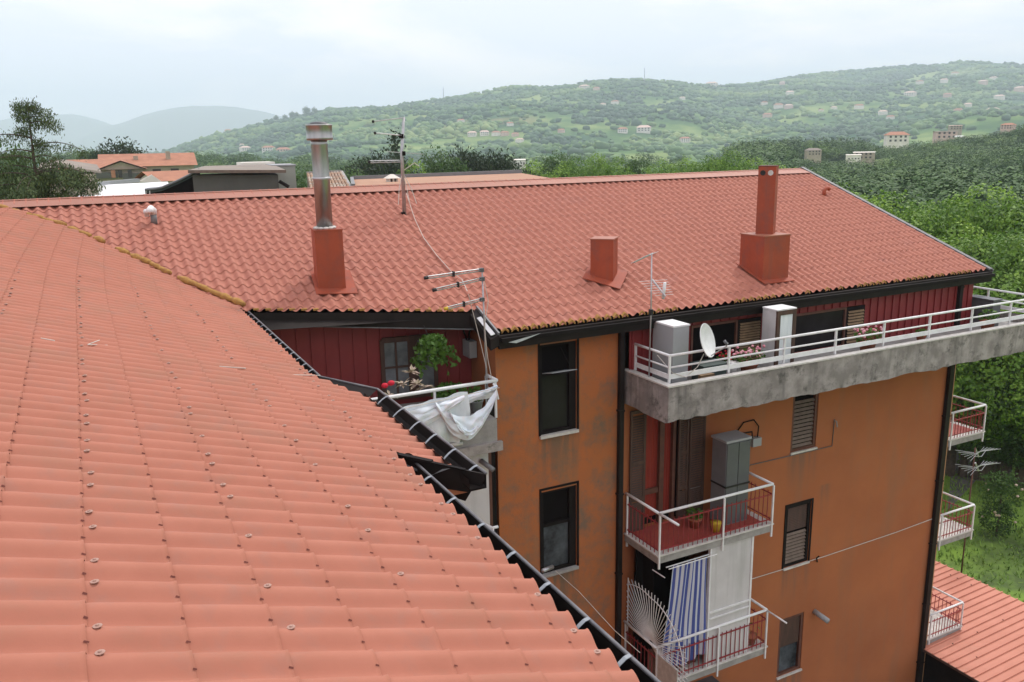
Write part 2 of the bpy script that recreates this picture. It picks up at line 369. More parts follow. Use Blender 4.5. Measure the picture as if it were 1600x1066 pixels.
def tag(o, label=None, cat=None, group=None, kind=None):
    if label: o['label'] = label
    if cat: o['category'] = cat
    if group: o['group'] = group
    if kind: o['kind'] = kind
    return o
def thing(name, label, cat, loc=(0, 0, 0), group=None, rz=0):
    o = bpy.data.objects.new(name, None); col.objects.link(o)
    o.empty_display_size = 0.3
    o.location = loc; o.rotation_euler = (0, 0, rz)
    return tag(o, label, cat, group)
def copy_tree(o, parent=None):
    c = o.copy(); col.objects.link(c)
    if parent is not None: c.parent = parent
    for ch in list(o.children): copy_tree(ch, c)
    return c
def join(t, o):
    bm = bmesh.new(); bm.from_mesh(t.data); n = len(bm.faces); bm.from_mesh(o.data); bm.faces.ensure_lookup_table()
    mt = o.data.materials[0]; idx = t.data.materials.find(mt.name)
    if idx < 0: t.data.materials.append(mt); idx = len(t.data.materials) - 1
    for f in bm.faces[n:]: f.material_index = idx
    bm.to_mesh(t.data); bm.free(); bpy.data.objects.remove(o)
def box(name, m, parent, *a, **k): return MB().box(*a).build(name, m, parent, **k)
def lerp(a, b, t): return a + (b - a) * t
def sstep(a, b, x):
    t = max(0.0, min(1.0, (x - a) / (b - a))); return t * t * (3 - 2 * t)
def np_mesh(name, V, F, m, tints=None, tri=True):
    me = bpy.data.meshes.new(name); k = F.shape[1]
    me.vertices.add(len(V)); me.vertices.foreach_set('co', V.astype(np.float32).ravel())
    me.loops.add(F.size); me.loops.foreach_set('vertex_index', F.astype(np.int32).ravel())
    me.polygons.add(len(F)); me.polygons.foreach_set('loop_start', np.arange(0, F.size, k, dtype=np.int32))
    if tints is not None:
        at = me.attributes.new('tint', 'FLOAT', 'POINT'); at.data.foreach_set('value', tints.astype(np.float32))
    me.update(calc_edges=True); me.materials.append(M[m])
    return me
# ------------------------------------------------------------------ terrain
def az_of(px, py=230): d = ray(px, py); return math.atan2(d[0], d[1])
HX = [-60, 0, 250, 330, 400, 450, 520, 600, 700, 800, 870, 930, 1000, 1060, 1120, 1180, 1240, 1330, 1400, 1500, 1600, 1700]
HY = [241, 240, 240, 214, 198, 190, 173, 169, 154, 135, 136, 127, 124, 128, 137, 132, 119, 112, 106, 99, 103, 104]
HA = [az_of(x) for x in HX]
HRC = [2300, 2300, 2300, 2300, 2300, 2300, 2400, 2450, 2500, 2500, 2500, 2550, 2600, 2650, 2800, 3000, 3200, 3400, 3400, 3400, 3400, 3400]
HZ = []
for x, y, r_ in zip(HX, HY, HRC): HZ.append(far(x, y, r_).z)
MX = [-60, 250, 700, 1000, 1180, 1260, 1330, 1400, 1450, 1520, 1600, 1700]
MY = [262, 264, 268, 258, 250, 250, 252, 247, 242, 236, 226, 222]      # ground line of the nearer wooded rise
MA = [az_of(x) for x in MX]
MZ = [far(x, y, 450).z for x, y in zip(MX, MY)]
def hills(x, y):
    r = math.hypot(x, y); a = math.atan2(x, y)
    rc = np.interp(a, HA, HRC); zc = np.interp(a, HA, HZ); zm = np.interp(a, MA, MZ)
    zb_ = np.interp(a, [HA[2], HA[5], HA[9], HA[16]], [-60, -34, -30, -34])
    n1 = noise.noise(Vector((x / 420, y / 420, 1.3))); n2 = noise.noise(Vector((x / 150, y / 150, 7.7)))
    z = float(np.interp(r, [0, 55, 75, 110, 250, 450, 620, 850, rc * 0.55 + 300, rc, rc * 1.25, rc * 2.2, 9000],
                        [-18, -18, -17.5, -15, -16.5, zm, zm - 8, zb_, lerp(zb_, zc, 0.40), zc, zc - 60, -80, -80]))
    k = min(1, max(0, (r - 700) / 600)) * min(1, max(0, (rc * 1.1 - r) / (rc * 0.1) + 0.0)) if r < rc * 1.1 else 0
    fade = min(1.0, max(0.12, abs(rc - r) / 500))
    z += k * fade * (n1 * 34 + n2 * 11)
    if 90 < r < 800: z += n2 * 2.5
    return z
def build_ground():
    nr, na = 210, 300
    radii = [0] + list(np.geomspace(12, 9000, nr))
    V, F = [], []
    for r_ in radii:
        for j in range(na):
            # denser inside the part of the circle the photo looks at
            t = j / na
            a = R(-25) + R(105) * t / 0.8 if t < 0.8 else R(80) + R(255) * (t - 0.8) / 0.2
            x, y = r_ * math.sin(a), r_ * math.cos(a)
            V.append((x, y, hills(x, y) if r_ > 0 else -18))
    for i in range(len(radii) - 1):
        for j in range(na):
            k = (j + 1) % na
            F.append((i * na + j, (i + 1) * na + j, (i + 1) * na + k, i * na + k))
    me = bpy.data.meshes.new('ground'); me.from_pydata(V, [], F)
    me.materials.append(M['grass']); me.materials.append(M['hill'])
    ctr = [(V[f[0]][0] ** 2 + V[f[0]][1] ** 2) ** 0.5 for f in F]
    me.polygons.foreach_set('material_index', [1 if c > 120 else 0 for c in ctr])
    me.polygons.foreach_set('use_smooth', [True] * len(F))
    o = bpy.data.objects.new('ground', me); col.objects.link(o); tag(o, kind='structure')
build_ground()
tag(MB().add([(-40, -45, -17.985), (20.4, -45, -17.985), (20.4, 27, -17.985), (-40, 27, -17.985)], [(0, 1, 2, 3)]).build('bounce_yard', 'paving'), kind='structure')  # unseen grey paving added to neutralise green bounce from the grass
def hit_ground(px, py, r0=200, r1=3600):
    d = ray(px, py); h = math.hypot(d[0], d[1]); r = r0
    while r < r1:
        p = d * r / h
        if hills(p[0], p[1]) >= p[2]: return Vector((p[0], p[1], hills(p[0], p[1]))), r
        r += 8
    return None, None
# faded mountains far beyond the valley
def mountain(pts, D, dep, name):
    mb = MB(); rows = []
    xs = np.linspace(pts[0][0], pts[-1][0], 90)
    for t, f in ((0, 0), (0.35, 0.5), (0.7, 0.86), (1, 1), (1.3, 0.8), (2, 0)):
        row = []
        for x in xs:
            y = np.interp(x, [p[0] for p in pts], [p[1] for p in pts])
            c = far(x, y, D); h = c.z + 150 + 12 * noise.noise(Vector((x / 30, t * 3, D / 1000)))
            q = far(x, y, D - dep * (1 - t)); row.append((q.x, q.y, -150 + h * f * (1 + 0.08 * noise.noise(Vector((x / 18, t * 4, 3))) * (f < 1))))
        rows.append(row)
    o = mb.grid(rows).build(name, 'mount', smooth=True); tag(o, kind='structure')
mountain([(-260, 240), (-150, 205), (-80, 192), (0, 188), (60, 182), (110, 178), (150, 186), (190, 200), (240, 240)], 8800, 1800, 'mountain')
mountain([(40, 244), (120, 216), (190, 191), (250, 172), (300, 165), (350, 166), (400, 172), (450, 184), (560, 205), (700, 240)], 7900, 1600, 'mountain')

# ------------------------------------------------------------------ apartment building (long wing)
S = 0.985
def zb(y): return -3.62 + 0.36932 * (y - 14.0)
WY = 14.28
bld = thing('apartment_building', 'long orange apartment building with red tiled roof and red clad attic facing the camera', 'building', (14, 20, -18))

def wall_holes(name, m, parent, x0, x1, z0, z1, y, holes, dep=0.14, th=0.25):
    xs = sorted({x0, x1, *[h[0] for h in holes], *[h[1] for h in holes]})
    zs = sorted({z0, z1, *[h[2] for h in holes], *[h[3] for h in holes]})
    mb = MB()
    for i in range(len(xs) - 1):
        for j in range(len(zs) - 1):
            cx, cz = (xs[i] + xs[i + 1]) / 2, (zs[j] + zs[j + 1]) / 2
            if any(h[0] < cx < h[1] and h[2] < cz < h[3] for h in holes): continue
            mb.add([(xs[i], y, zs[j]), (xs[i + 1], y, zs[j]), (xs[i + 1], y, zs[j + 1]), (xs[i], y, zs[j + 1])], [(0, 1, 2, 3)])
    for a, b, c, d in holes:
        mb.add([(a, y, c), (b, y, c), (b, y + dep, c), (a, y + dep, c)], [(0, 1, 2, 3)])
        mb.add([(a, y, d), (b, y, d), (b, y + dep, d), (a, y + dep, d)], [(0, 1, 2, 3)])
        mb.add([(a, y, c), (a, y, d), (a, y + dep, d), (a, y + dep, c)], [(0, 1, 2, 3)])
        mb.add([(b, y, c), (b, y, d), (b, y + dep, d), (b, y + dep, c)], [(0, 1, 2, 3)])
    return mb.build(name, m, parent, recalc=False)

# windows: stair (two), shutters (three)
ST = [(7.83, 8.69, -5.83, -3.93), (7.83, 8.69, -8.95, -7.07)]
SH = [(14.78, 15.63, -7.50, -5.98), (14.78, 15.63, -10.61, -8.93), (14.78, 15.63, -13.74, -12.07)]
DOOR = (10.42, 11.62, -8.48, -5.6)
wall_holes('stair_wall', 'orange_stained', bld, 6.85, 9.78, -18, -3.66, WY, ST, 0.16)
wall_holes('wall', 'orange', bld, 9.78, 20.68, -18, -5.0, WY, SH + [DOOR, (10.2, 11.9, -11.7, -8.95)], 0.16)
# rest of the building's body
mb = MB()
mb.add([(6.85, WY, -18), (6.85, 27, -18), (6.85, 27, -4.0), (6.85, 15.6, -3.7), (6.85, WY, -3.66)], [(0, 1, 2, 3, 4)])
mb.add([(20.68, WY, -18), (20.68, 27, -18), (20.68, 27, -3.9), (20.68, 20.7, -1.3), (20.68, WY, -3.9)], [(0, 1, 2, 3, 4)])
mb.add([(6.85, 27, -18), (20.68, 27, -18), (20.68, 27, -3.9), (6.85, 27, -3.9)], [(0, 1, 2, 3)])
mb.add([(-7, 27, -18), (6.85, 27, -18), (6.85, 27, -3.9), (-7, 27, -3.9)], [(0, 1, 2, 3)])
mb.build('side_wall', 'orange', bld, recalc=False)
box('corner_strip', 'tan', bld, 20.58, 20.69, WY - 0.03, WY + 0.3, -18, -5.46)

# attic: ribbed red cladding between balcony and eave, with openings
CYW = 14.16
AT = [(11.5, 13.5, -4.93, -3.93), (14.5, 16.85, -4.93, -4.0)]
cl = wall_holes('attic_cladding', 'clad', bld, 9.9, 20.92, -4.96, -3.66, CYW, AT, 0.12)
rb = MB()
x = 9.98
while x < 20.9:
    if not any(a - 0.03 < x < b + 0.03 for a, b, c, d in AT): rb.box(x - 0.028, x + 0.028, CYW - 0.035, CYW - 0.001, -4.96, -3.66)
    else:
        for a, b, c, d in AT:
            if a - 0.03 < x < b + 0.03: rb.box(x - 0.028, x + 0.028, CYW - 0.035, CYW - 0.001, d + 0.02, -3.66)
    x += 0.262
join(cl, rb.build('cladding_rib', 'clad', cl))
box('attic_end_wall', 'clad', bld, 20.86, 20.93, CYW + 0.003, 20.6, -4.96, -3.4)
# recessed clad wall, running at a slight angle
P1, P2 = Vector((2.0, 16.10, 0)), Vector((6.84, 15.42, 0))
dd = (P2 - P1).normalized(); nn = Vector((dd.y, -dd.x, 0))
mb = MB()
rz = lambda t: (P1 + dd * t)
Lw = (P2 - P1).length
mb.add([(P1.x, P1.y, -5.3), (P2.x, P2.y, -5.3), (P2.x, P2.y, -3.3), (P1.x, P1.y, -2.95)], [(0, 1, 2, 3)])
rw = mb.build('recessed_cladding', 'clad', bld, recalc=False)
mb = MB(); t = 0.1
while t < Lw:
    p = rz(t); q = p + nn * 0.03
    if not (3.02 < t < 4.14): mb.obox((p + q) / 2 + Vector((0, 0, -4.15)), dd * 0.022, nn * 0.016, (0, 0, 1.14))
    else: mb.obox((p + q) / 2 + Vector((0, 0, -3.37)), dd * 0.022, nn * 0.016, (0, 0, 0.36))
    t += 0.268
join(rw, mb.build('cladding_rib', 'clad', rw))
# window of the recess
wf = MB(); c0 = rz(3.05) + nn * 0.035; c1 = rz(4.12) + nn * 0.035
for zz, hh in ((-3.76, 0.05), (-4.95, 0.05), (-4.32, 0.018)): wf.bar(c0 + Vector((0, 0, zz)), c1 + Vector((0, 0, zz)), 0.08, hh * 2)
for tt, ww in ((3.05, 0.04), (3.32, 0.02), (3.66, 0.10), (4.12, 0.04)):
    p = rz(tt) + nn * 0.038; wf.obox(p + Vector((0, 0, -4.35)), dd * ww, nn * 0.035, (0, 0, 0.6))
wfo = wf.build('window', 'brown', bld)
MB().obox((c0 + c1) / 2 + Vector((0, 0, -4.35)), (c1 - c0) / 2, nn * 0.01, (0, 0, 0.58)).build('window_pane', 'glass_sky', wfo)

# tiled roof -------------------------------------------------
def back_roof():
    pitch, n = 0.2135, 10
    xs = np.arange(-6.0, 21.5 + 1e-6, pitch / n)
    V, F = [], []
    prof = 0.062 * (0.5 + 0.5 * np.cos(2 * np.pi * (xs - 0.08) / pitch)) ** 1.15
    e = np.array([0.28 + 0.0438 * sstep(1, 8, x) for x in xs])
    rows = []
    for k in range(21):
        rr = np.random.default_rng(k); jit = np.repeat(rr.normal(0, 0.0022, len(xs) // n + 2), n)[:len(xs)]
        for f, lift in ((-0.12, 0.002), (0.5, 0.011), (1.0, 0.018), (1.0, 0.010)):
            y = 21.0 - e * (k + f) + (jit if f == 1.0 else 0)
            z = zb(y) + prof + lift - 0.02
            rows.append(np.stack([xs, y, z], 1))
    V = np.concatenate(rows); m = len(xs); F = []
    ii = np.arange(m - 1)
    for k in range(21):
        for q in range(3):
            b = (k * 4 + q) * m
            F.append(np.stack([b + ii, b + ii + 1, b + m + ii + 1, b + m + ii], 1))
    F = np.concatenate(F)
    return V, F
V, F = back_roof()
cen = V[F].mean(1)
def part_mesh(V, F, sel):
    f = F[sel]; u, inv = np.unique(f, return_inverse=True); return V[u], inv.reshape(f.shape)
def mesh_obj(name, V, F, m, parent, smooth=False, planes=(), sc=1.0):
    me = bpy.data.meshes.new(name)
    root = parent
    while root.parent is not None: root = root.parent
    o0 = np.array(root.location) if True else 0
    me.from_pydata(V.tolist(), [], F.tolist())
    if planes:
        bm = bmesh.new(); bm.from_mesh(me)
        for co, no in planes:
            bmesh.ops.bisect_plane(bm, geom=bm.verts[:] + bm.edges[:] + bm.faces[:], plane_co=co, plane_no=no, clear_outer=True)
        bm.to_mesh(me); bm.free()
    n = len(me.vertices); co = np.empty(n * 3); me.vertices.foreach_get('co', co); co = co.reshape(-1, 3) * sc - o0
    me.vertices.foreach_set('co', co.ravel()); me.update()
    me.materials.append(M[m])
    if smooth: me.polygons.foreach_set('use_smooth', [True] * len(me.polygons))
    ob = bpy.data.objects.new(name, me); col.objects.link(ob); ob.parent = parent
    return ob
sel = cen[:, 0] >= 6.86
Vr, Fr = part_mesh(V, F, sel)
roof = mesh_obj('roof', Vr, Fr, 'tile_back', bld, sc=S)
Vl, Fl = part_mesh(V, F, cen[:, 0] < 6.9)
dg = Vector((6.675 - 2.596, 15.016 - 15.844, 0)).normalized(); dn = Vector((dg.y, -dg.x, 0))
mesh_obj('roof_bend', Vl, Fl, 'tile_back', roof, planes=[((2.596, 15.844, 0), dn), ((6.865, 0, 0), (1, 0, 0))], sc=S)
MB().add([(-6, 20.95, -1.0), (21.5, 20.95, -1.0), (21.5, 28, -3.9), (-6, 28, -3.9)], [(0, 1, 2, 3)]).build('rear_roof_slope', 'ridge', roof, scale=S)
MB().add([(-6, 16.2, -2.97), (6.8, 15.1, -3.38), (6.8, 20.9, -1.15), (-6, 20.9, -1.15)], [(0, 1, 2, 3)]).add(
    [(6.8, 14.25, -3.68), (21.45, 14.25, -3.68), (21.45, 20.9, -1.2), (6.8, 20.9, -1.2)], [(0, 1, 2, 3)]).build('roof_deck', 'dark_metal', roof, scale=S)
MB().prism([(-6, 20.57, zb(20.57) + 0.07), (-6, 21.04, -0.985), (-6, 21.5, -1.17), (-6, 21.04, -0.995)], (27.5, 0, 0)).build('ridge_cap', 'ridge', roof, scale=S)
rk = MB().bar((21.52, 14.12, zb(14.12) + 0.05), (21.52, 21.04, -0.97), 0.12, 0.05).bar((21.57, 14.12, zb(14.12) - 0.07), (21.57, 21.04, -1.09), 0.03, 0.24)
rk.build('rake_trim', 'lip', roof, scale=S)
# lichen on the eave tile ends
rg = random.Random(3)
mb = MB()
for i in range(66):
    xx = 7.03 + i * 0.2135
    if xx > 21.4: break
    k = 1.0 if i < 14 else rg.uniform(0.15, 0.5)
    z0 = zb(14.2) + 0.012
    if i >= 14 and rg.random() < 0.45: continue
    pts = []
    for a in range(7):
        t = -1 + 2 * a / 6
        h = 0.062 * (0.5 + 0.5 * math.cos(math.pi * t)) ** 1.15
        pts.append((xx - 0.01 + t * 0.08, h))
    L = rg.uniform(0.02, 0.075) * k
    mb.grid([[(p[0], 14.17, z0 + p[1] + 0.012) for p in pts], [(p[0], 14.17 + L, z0 + p[1] + 0.016 + 0.37 * L) for p in pts]])
    mb.grid([[(p[0], 14.168, z0 + p[1] + 0.012) for p in pts], [(p[0], 14.172, z0 + p[1] - 0.03) for p in pts]])
join(roof, mb.build('lichen_patch', 'lichen', roof, scale=S, recalc=False))
mb = MB()
for i in range(19):
    t = i / 18.6; x0 = lerp(2.7, 6.62, t); y0 = lerp(15.82, 15.03, t)
    if rg.random() < 0.3 and i < 14: continue
    L = rg.uniform(0.04, 0.09) * (1.5 if i > 14 else 0.4)
    mb.obox((x0, y0 + L / 2 - 0.01, zb(y0) + 0.035), dg * 0.05, (0, L / 2, 0.185 * L), (0, 0, 0.017))
join(roof, mb.build('lichen_patch', 'lichen', roof, scale=S))
# eaves: fascia and gutter
ft = box('fascia', 'dark_metal', bld, 6.84, 21.5, 14.06, 14.13, -3.84, -3.58, scale=S)
box('gutter_edge', 'frame_dark', ft, 6.86, 21.52, 13.98, 14.055, -3.70, -3.62, scale=S)
MB().add([(6.85, 14.1, -3.83), (21.5, 14.1, -3.83), (21.5, 14.6, -3.80), (6.85, 14.6, -3.80)], [(0, 1, 2, 3)]).build('soffit', 'frame_dark', ft)
f2 = MB().add([(2.55, 15.83, -3.20), (6.74, 14.98, -3.60), (6.74, 14.98, -3.27), (2.55, 15.83, -2.965)], [(0, 1, 2, 3)])
f2.add([(2.55, 15.83, -3.20), (6.74, 14.98, -3.60), (6.9, 15.6, -3.5), (2.5, 16.3, -3.16)], [(0, 1, 2, 3)])
f2.build('fascia', 'dark_metal', bld, scale=S, recalc=False)
MB().bar((2.55, 15.82, -3.205), (6.74, 14.97, -3.605), 0.03, 0.018).build('fascia_edge', 'lip', bld, scale=S)
st = MB().prism([(6.66, 15.05, -3.27), (6.84, 15.05, -3.20), (6.84, 14.08, -3.56), (6.66, 14.08, -3.63)], (0, 0, -0.22)).build('step_gutter', 'dark_metal', bld, scale=S)
MB().bar((6.83, 15.05, -3.17), (6.83, 14.06, -3.535), 0.035, 0.05).build('step_flashing', 'lip', st, scale=S)
MB().prism([(6.69, 14.75, -3.34), (6.78, 14.75, -3.32), (6.78, 14.12, -3.55), (6.69, 14.12, -3.57)], (0, 0, 0.012)).build('flashing_sheet', 'alu', st, scale=S)
MB().add([(6.98, 13.97, -3.70), (7.7, 13.972, -3.60), (7.35, 13.965, -3.69), (7.15, 13.962, -3.735)], [(0, 1, 2, 3)]).build('torn_flashing', 'alu', ft, scale=S)

# chimneys ---------------------------------------------------
def rot_box(c, hx, hy, z0, z1, ang):
    ax = Vector((math.cos(ang), math.sin(ang), 0)) * hx; ay = Vector((-math.sin(ang), math.cos(ang), 0)) * hy
    c = Vector((c[0], c[1], 0))
    return MB().hexa([c + s1 * ax + s2 * ay + Vector((0, 0, z0)) for s1, s2 in ((-1, -1), (1, -1), (1, 1), (-1, 1))],
                     [c + s1 * ax + s2 * ay + Vector((0, 0, z1)) for s1, s2 in ((-1, -1), (1, -1), (1, 1), (-1, 1))])
def skirt(c, hx, hy, ang, off, m='chim_red'):
    ax = Vector((math.cos(ang), math.sin(ang), 0)) * hx; ay = Vector((-math.sin(ang), math.cos(ang), 0)) * hy
    pts = []
    for s1, s2 in ((-1, -1), (1, -1), (1, 1), (-1, 1)):
        p = Vector((c[0], c[1], 0)) + s1 * ax + s2 * ay; p.z = zb(p.y) + off; pts.append(p)
    return MB().prism(pts, (0, 0, 0.018))
a1 = R(-8)
c1 = rot_box((4.30, 16.53), 0.268, 0.30, -3.0, -1.60, a1).build('chimney', 'chim_red', bld, scale=S)
c1['label'] = 'red boxed chimney with a tall shiny steel flue'
rot_box((4.30, 16.53), 0.278, 0.31, -1.602, -1.575, a1).build('chimney_top', 'chim_red', c1, scale=S)
skirt((4.36, 16.48), 0.40, 0.45, a1, 0.052).build('chimney_flashing', 'chim_red', c1, scale=S)
fx, fy = 4.262, 16.5
MB().lathe((fx, fy, 0), [(0.158, -1.56), (0.158, -0.62), (0.163, -0.60), (0.158, -0.58), (0.158, 0.02), (0.163, 0.04), (0.158, 0.06), (0.158, 0.14)], 28).build('flue', 'steel', c1, smooth=True, scale=S)
MB().lathe((fx, fy, 0), [(0.166, -0.632), (0.173, -0.625), (0.173, -0.585), (0.166, -0.578)], 28).build('flue_band', 'alu', c1, smooth=True, scale=S)
MB().lathe((fx + 0.02, fy, 0), [(0.22, 0.115), (0.252, 0.12), (0.252, 0.16), (0.246, 0.17), (0.246, 0.37), (0.252, 0.38), (0.252, 0.41), (0.2, 0.415)], 28).build('flue_cowl', 'steel', c1, smooth=True, scale=S)
MB().lathe((fx + 0.02, fy, 0), [(0.17, 0.41), (0.16, 0.44), (0.10, 0.455), (0.02, 0.46)], 20).build('cowl_cone', 'grey_dark', c1, smooth=True, scale=S)
mb = MB()
for k in range(11):
    t = k * 2 * math.pi / 11; mb.ellip((fx + 0.17 * math.cos(t), fy + 0.17 * math.sin(t), -1.555), (0.06, 0.05, 0.03))
mb.build('sealing_foam', 'edge', c1, smooth=True, scale=S)
a2 = R(45)
c2 = rot_box((10.315, 15.775), 0.255, 0.255, -3.3, -2.105, a2).build('chimney', 'chim_red', bld, scale=S)
c2['label'] = 'plain short red boxed chimney turned at an angle to the roof'
rot_box((10.315, 15.775), 0.268, 0.268, -2.108, -2.085, a2).build('chimney_top', 'ridge', c2, scale=S)
skirt((10.32, 15.72), 0.46, 0.42, a2, 0.06).build('chimney_flashing', 'chim_red', c2, scale=S)
c3 = rot_box((14.51, 15.21), 0.40, 0.40, -3.5, -2.235, 0).build('chimney', 'chim_red', bld, scale=S)
c3['label'] = 'tallest red metal chimney, a narrow tower on a square box'
rot_box((14.51, 15.21), 0.412, 0.412, -2.238, -2.215, 0).build('chimney_top', 'ridge', c3, scale=S)
skirt((14.51, 15.16), 0.47, 0.50, 0, 0.055).build('chimney_flashing', 'chim_red', c3, scale=S)
tc_ = (14.565, 15.27)
tw = rot_box(tc_, 0.20, 0.20, -2.22, -0.64, R(38)).build('chimney_tower', 'chim_red', c3, scale=S)
rot_box(tc_, 0.208, 0.208, -0.643, -0.625, R(38)).build('tower_cap', 'brown_red', c3, scale=S)
ax = Vector((math.cos(R(38)), math.sin(R(38)), 0)); ay = Vector((-math.sin(R(38)), math.cos(R(38)), 0))
for off, mm in ((0.095, 'black'), (-0.08, 'edge')):
    cc = Vector((*tc_, -0.79)) - ay * 0.0 - ax * 0.201 + ay * off
    MB().tube([cc, cc - ax * 0.006], 0.062, 14).build('painted_vent_hole', mm, c3, scale=S)  # pale disc paints daylight through the hole, black disc its shade
# small vents on the roof
v1 = MB().tube([(1.40, 19.6, zb(19.6)), (1.40, 19.6, -1.32)], 0.065, 12).build('vent_pipe', 'grey_mid', bld, smooth=True, scale=S)
v1['label'] = 'short grey pipe with white elbow cap'
MB().tube([(1.40, 19.6, -1.33), (1.40, 19.58, -1.26), (1.36, 19.52, -1.22), (1.33, 19.45, -1.25), (1.33, 19.43, -1.30)], 0.075, 12).tube([(1.27, 19.6, -1.38), (1.26, 19.58, -1.28), (1.25, 19.52, -1.27)], 0.05, 10).build('elbow_cap', 'white', v1, smooth=True, scale=S)
MB().tube([(20.42, 19.0, zb(19.0)), (20.42, 19.0, -1.62), (20.5, 19.02, -1.54), (20.62, 19.05, -1.53), (20.72, 19.08, -1.57)], 0.055, 10).build('vent_elbow', 'chim_red', bld, smooth=True, scale=S)['label'] = 'small red bent vent pipe near the roof edge'

# stair windows
for i, (a, b, c, d) in enumerate(ST):
    f = MB(); y = WY + 0.10
    f.box(a, a + 0.07, y - 0.06, y + 0.03, c + 0.07, d - 0.06).box(b - 0.16, b, y - 0.06, y + 0.03, c + 0.07, d - 0.06)
    f.box(a, b, y - 0.06, y + 0.03, c, c + 0.07).box(a, b, y - 0.06, y + 0.03, d - 0.06, d)
    zt_ = -4.58 if i == 0 else -7.86
    f.box(a + 0.07, b - 0.16, y - 0.05, y + 0.02, zt_ - 0.035, zt_ + 0.035)
    fo = f.build('window', 'frame_dark', bld)
    MB().add([(a + 0.07, y, c + 0.07), (b - 0.16, y, c + 0.07), (b - 0.16, y, zt_ - 0.035), (a + 0.07, y, zt_ - 0.035)], [(0, 1, 2, 3)]).build('window_pane', 'glass_dark' if i == 0 else 'glass_grey', fo, recalc=False)
    MB().add([(a + 0.02, y + 0.028, zt_), (b - 0.1, y + 0.028, zt_), (b - 0.1, y + 0.028, d), (a + 0.02, y + 0.028, d)], [(0, 1, 2, 3)]).build('upper_pane', 'interior', fo, recalc=False)
    if i == 0:   # upper sash tilted inwards-outwards, sky reflection painted as opaque pale grey
        MB().prism([(a + 0.08, y - 0.05, -4.54), (b - 0.26, y - 0.05, -4.54), (b - 0.20, y - 0.44, -4.44), (a + 0.08, y - 0.44, -4.44)], (0, 0.006, 0.012)).build('tilted_sash', 'grey_box', fo)
        MB().bar((b - 0.28, y - 0.28, -4.38), (b - 0.34, y - 0.02, -4.05), 0.02, 0.02).build('sash_stay', 'frame_dark', fo)
    box('window_sill', 'conc_grey' if i else 'edge', fo, a - 0.03, b + 0.02, WY - 0.06, y - 0.062, c - 0.055, c + 0.005)
    tr = MB().box(a - 0.045, a - 0.002, WY - 0.02, WY + 0.002, c, d + 0.04).box(b + 0.002, b + 0.045, WY - 0.02, WY + 0.002, c, d + 0.04).box(a - 0.045, b + 0.045, WY - 0.02, WY + 0.002, d + 0.0405, d + 0.085)
    tr.build('window_trim', 'frame_dark', fo)
# louvred shutters
def louvre(mb, a, b, c, d, y, n, th=0.012, w=0.05, slope=-0.6):
    for k in range(n):
        z = lerp(c, d, (k + 0.5) / n); h = (d - c) / n
        mb.add([(a, y - w * 0.5, z - h * 0.42), (b, y - w * 0.5, z - h * 0.42), (b, y + w * 0.3, z + h * 0.06), (a, y + w * 0.3, z + h * 0.06)], [(0, 1, 2, 3)])
        mb.add([(a, y - w * 0.5, z - h * 0.42), (b, y - w * 0.5, z - h * 0.42), (b, y - w * 0.5, z - h * 0.42 - th), (a, y - w * 0.5, z - h * 0.42 - th)], [(0, 1, 2, 3)])
    return mb
for i, (a, b, c, d) in enumerate(SH):
    y = WY + 0.07
    f = MB()
    f.box(a, a + 0.08, y - 0.05, y + 0.03, c, d).box(b - 0.08, b, y - 0.05, y + 0.03, c, d).box(a + 0.08, b - 0.08, y - 0.05, y + 0.03, d - 0.08, d).box(a + 0.08, b - 0.08, y - 0.05, y + 0.03, c, c + 0.06)
    fo = f.build('shutter_window', 'brown_red' if i != 1 else 'frame_dark', bld)
    MB().add([(a, y + 0.05, c), (b, y + 0.05, c), (b, y + 0.05, d), (a, y + 0.05, d)], [(0, 1, 2, 3)]).build('shutter_back', 'interior', fo, recalc=False)
    h = d - c
    if i < 2:
        louvre(MB(), a + 0.08, b - 0.08, c + 0.08, c + h * (0.86 if i == 0 else 0.55), y - 0.005, 12 if i == 0 else 9).build('louvre', 'louver_pale', fo, recalc=False)
        if i == 1: louvre(MB(), a + 0.08, b - 0.08, c + h * 0.57, d - 0.08, y, 14, w=0.02).build('closed_louvre', 'brown', fo, recalc=False)
    else:
        box('roller_blind', 'brown', fo, a + 0.08, b - 0.08, y - 0.01, y + 0.01, c + h * 0.48, d - 0.08)
        box('window_pane', 'glass_grey', fo, a + 0.14, b - 0.12, y, y + 0.012, c + 0.08, c + h * 0.47)
    box('window_sill', 'edge', fo, a - 0.01, b + 0.02, WY - 0.05, y - 0.052, c - 0.05, c - 0.003)
    if i == 1:
        MB().box(a - 0.05, a - 0.002, WY - 0.02, WY + 0.002, c, d).box(b + 0.002, b + 0.05, WY - 0.02, WY + 0.002, c, d).box(a - 0.05, b + 0.05, WY - 0.02, WY + 0.002, d + 0.0005, d + 0.05).build('window_trim', 'frame_dark', fo)
# downpipes
def dpipe(x, y, z0, z1, wd=0.1, m='dark_metal'):
    mb = MB().box(x - wd / 2, x + wd / 2, y - 0.12, y - 0.02, z0, z1)
    z = z0 + 1
    while z < z1: mb.box(x - wd / 2 - 0.015, x + wd / 2 + 0.015, y - 0.13, y, z, z + 0.04); z += 1.9
    return mb.build('downpipe', m, bld)
dpipe(9.74, WY, -18, -3.85, 0.11)
dpipe(20.44, WY, -18, -5.46, 0.17)
dpipe(6.72, WY + 0.05, -18, -4.9, 0.09, 'frame_dark')
dpipe(20.3, CYW, -4.9, -3.8, 0.12)
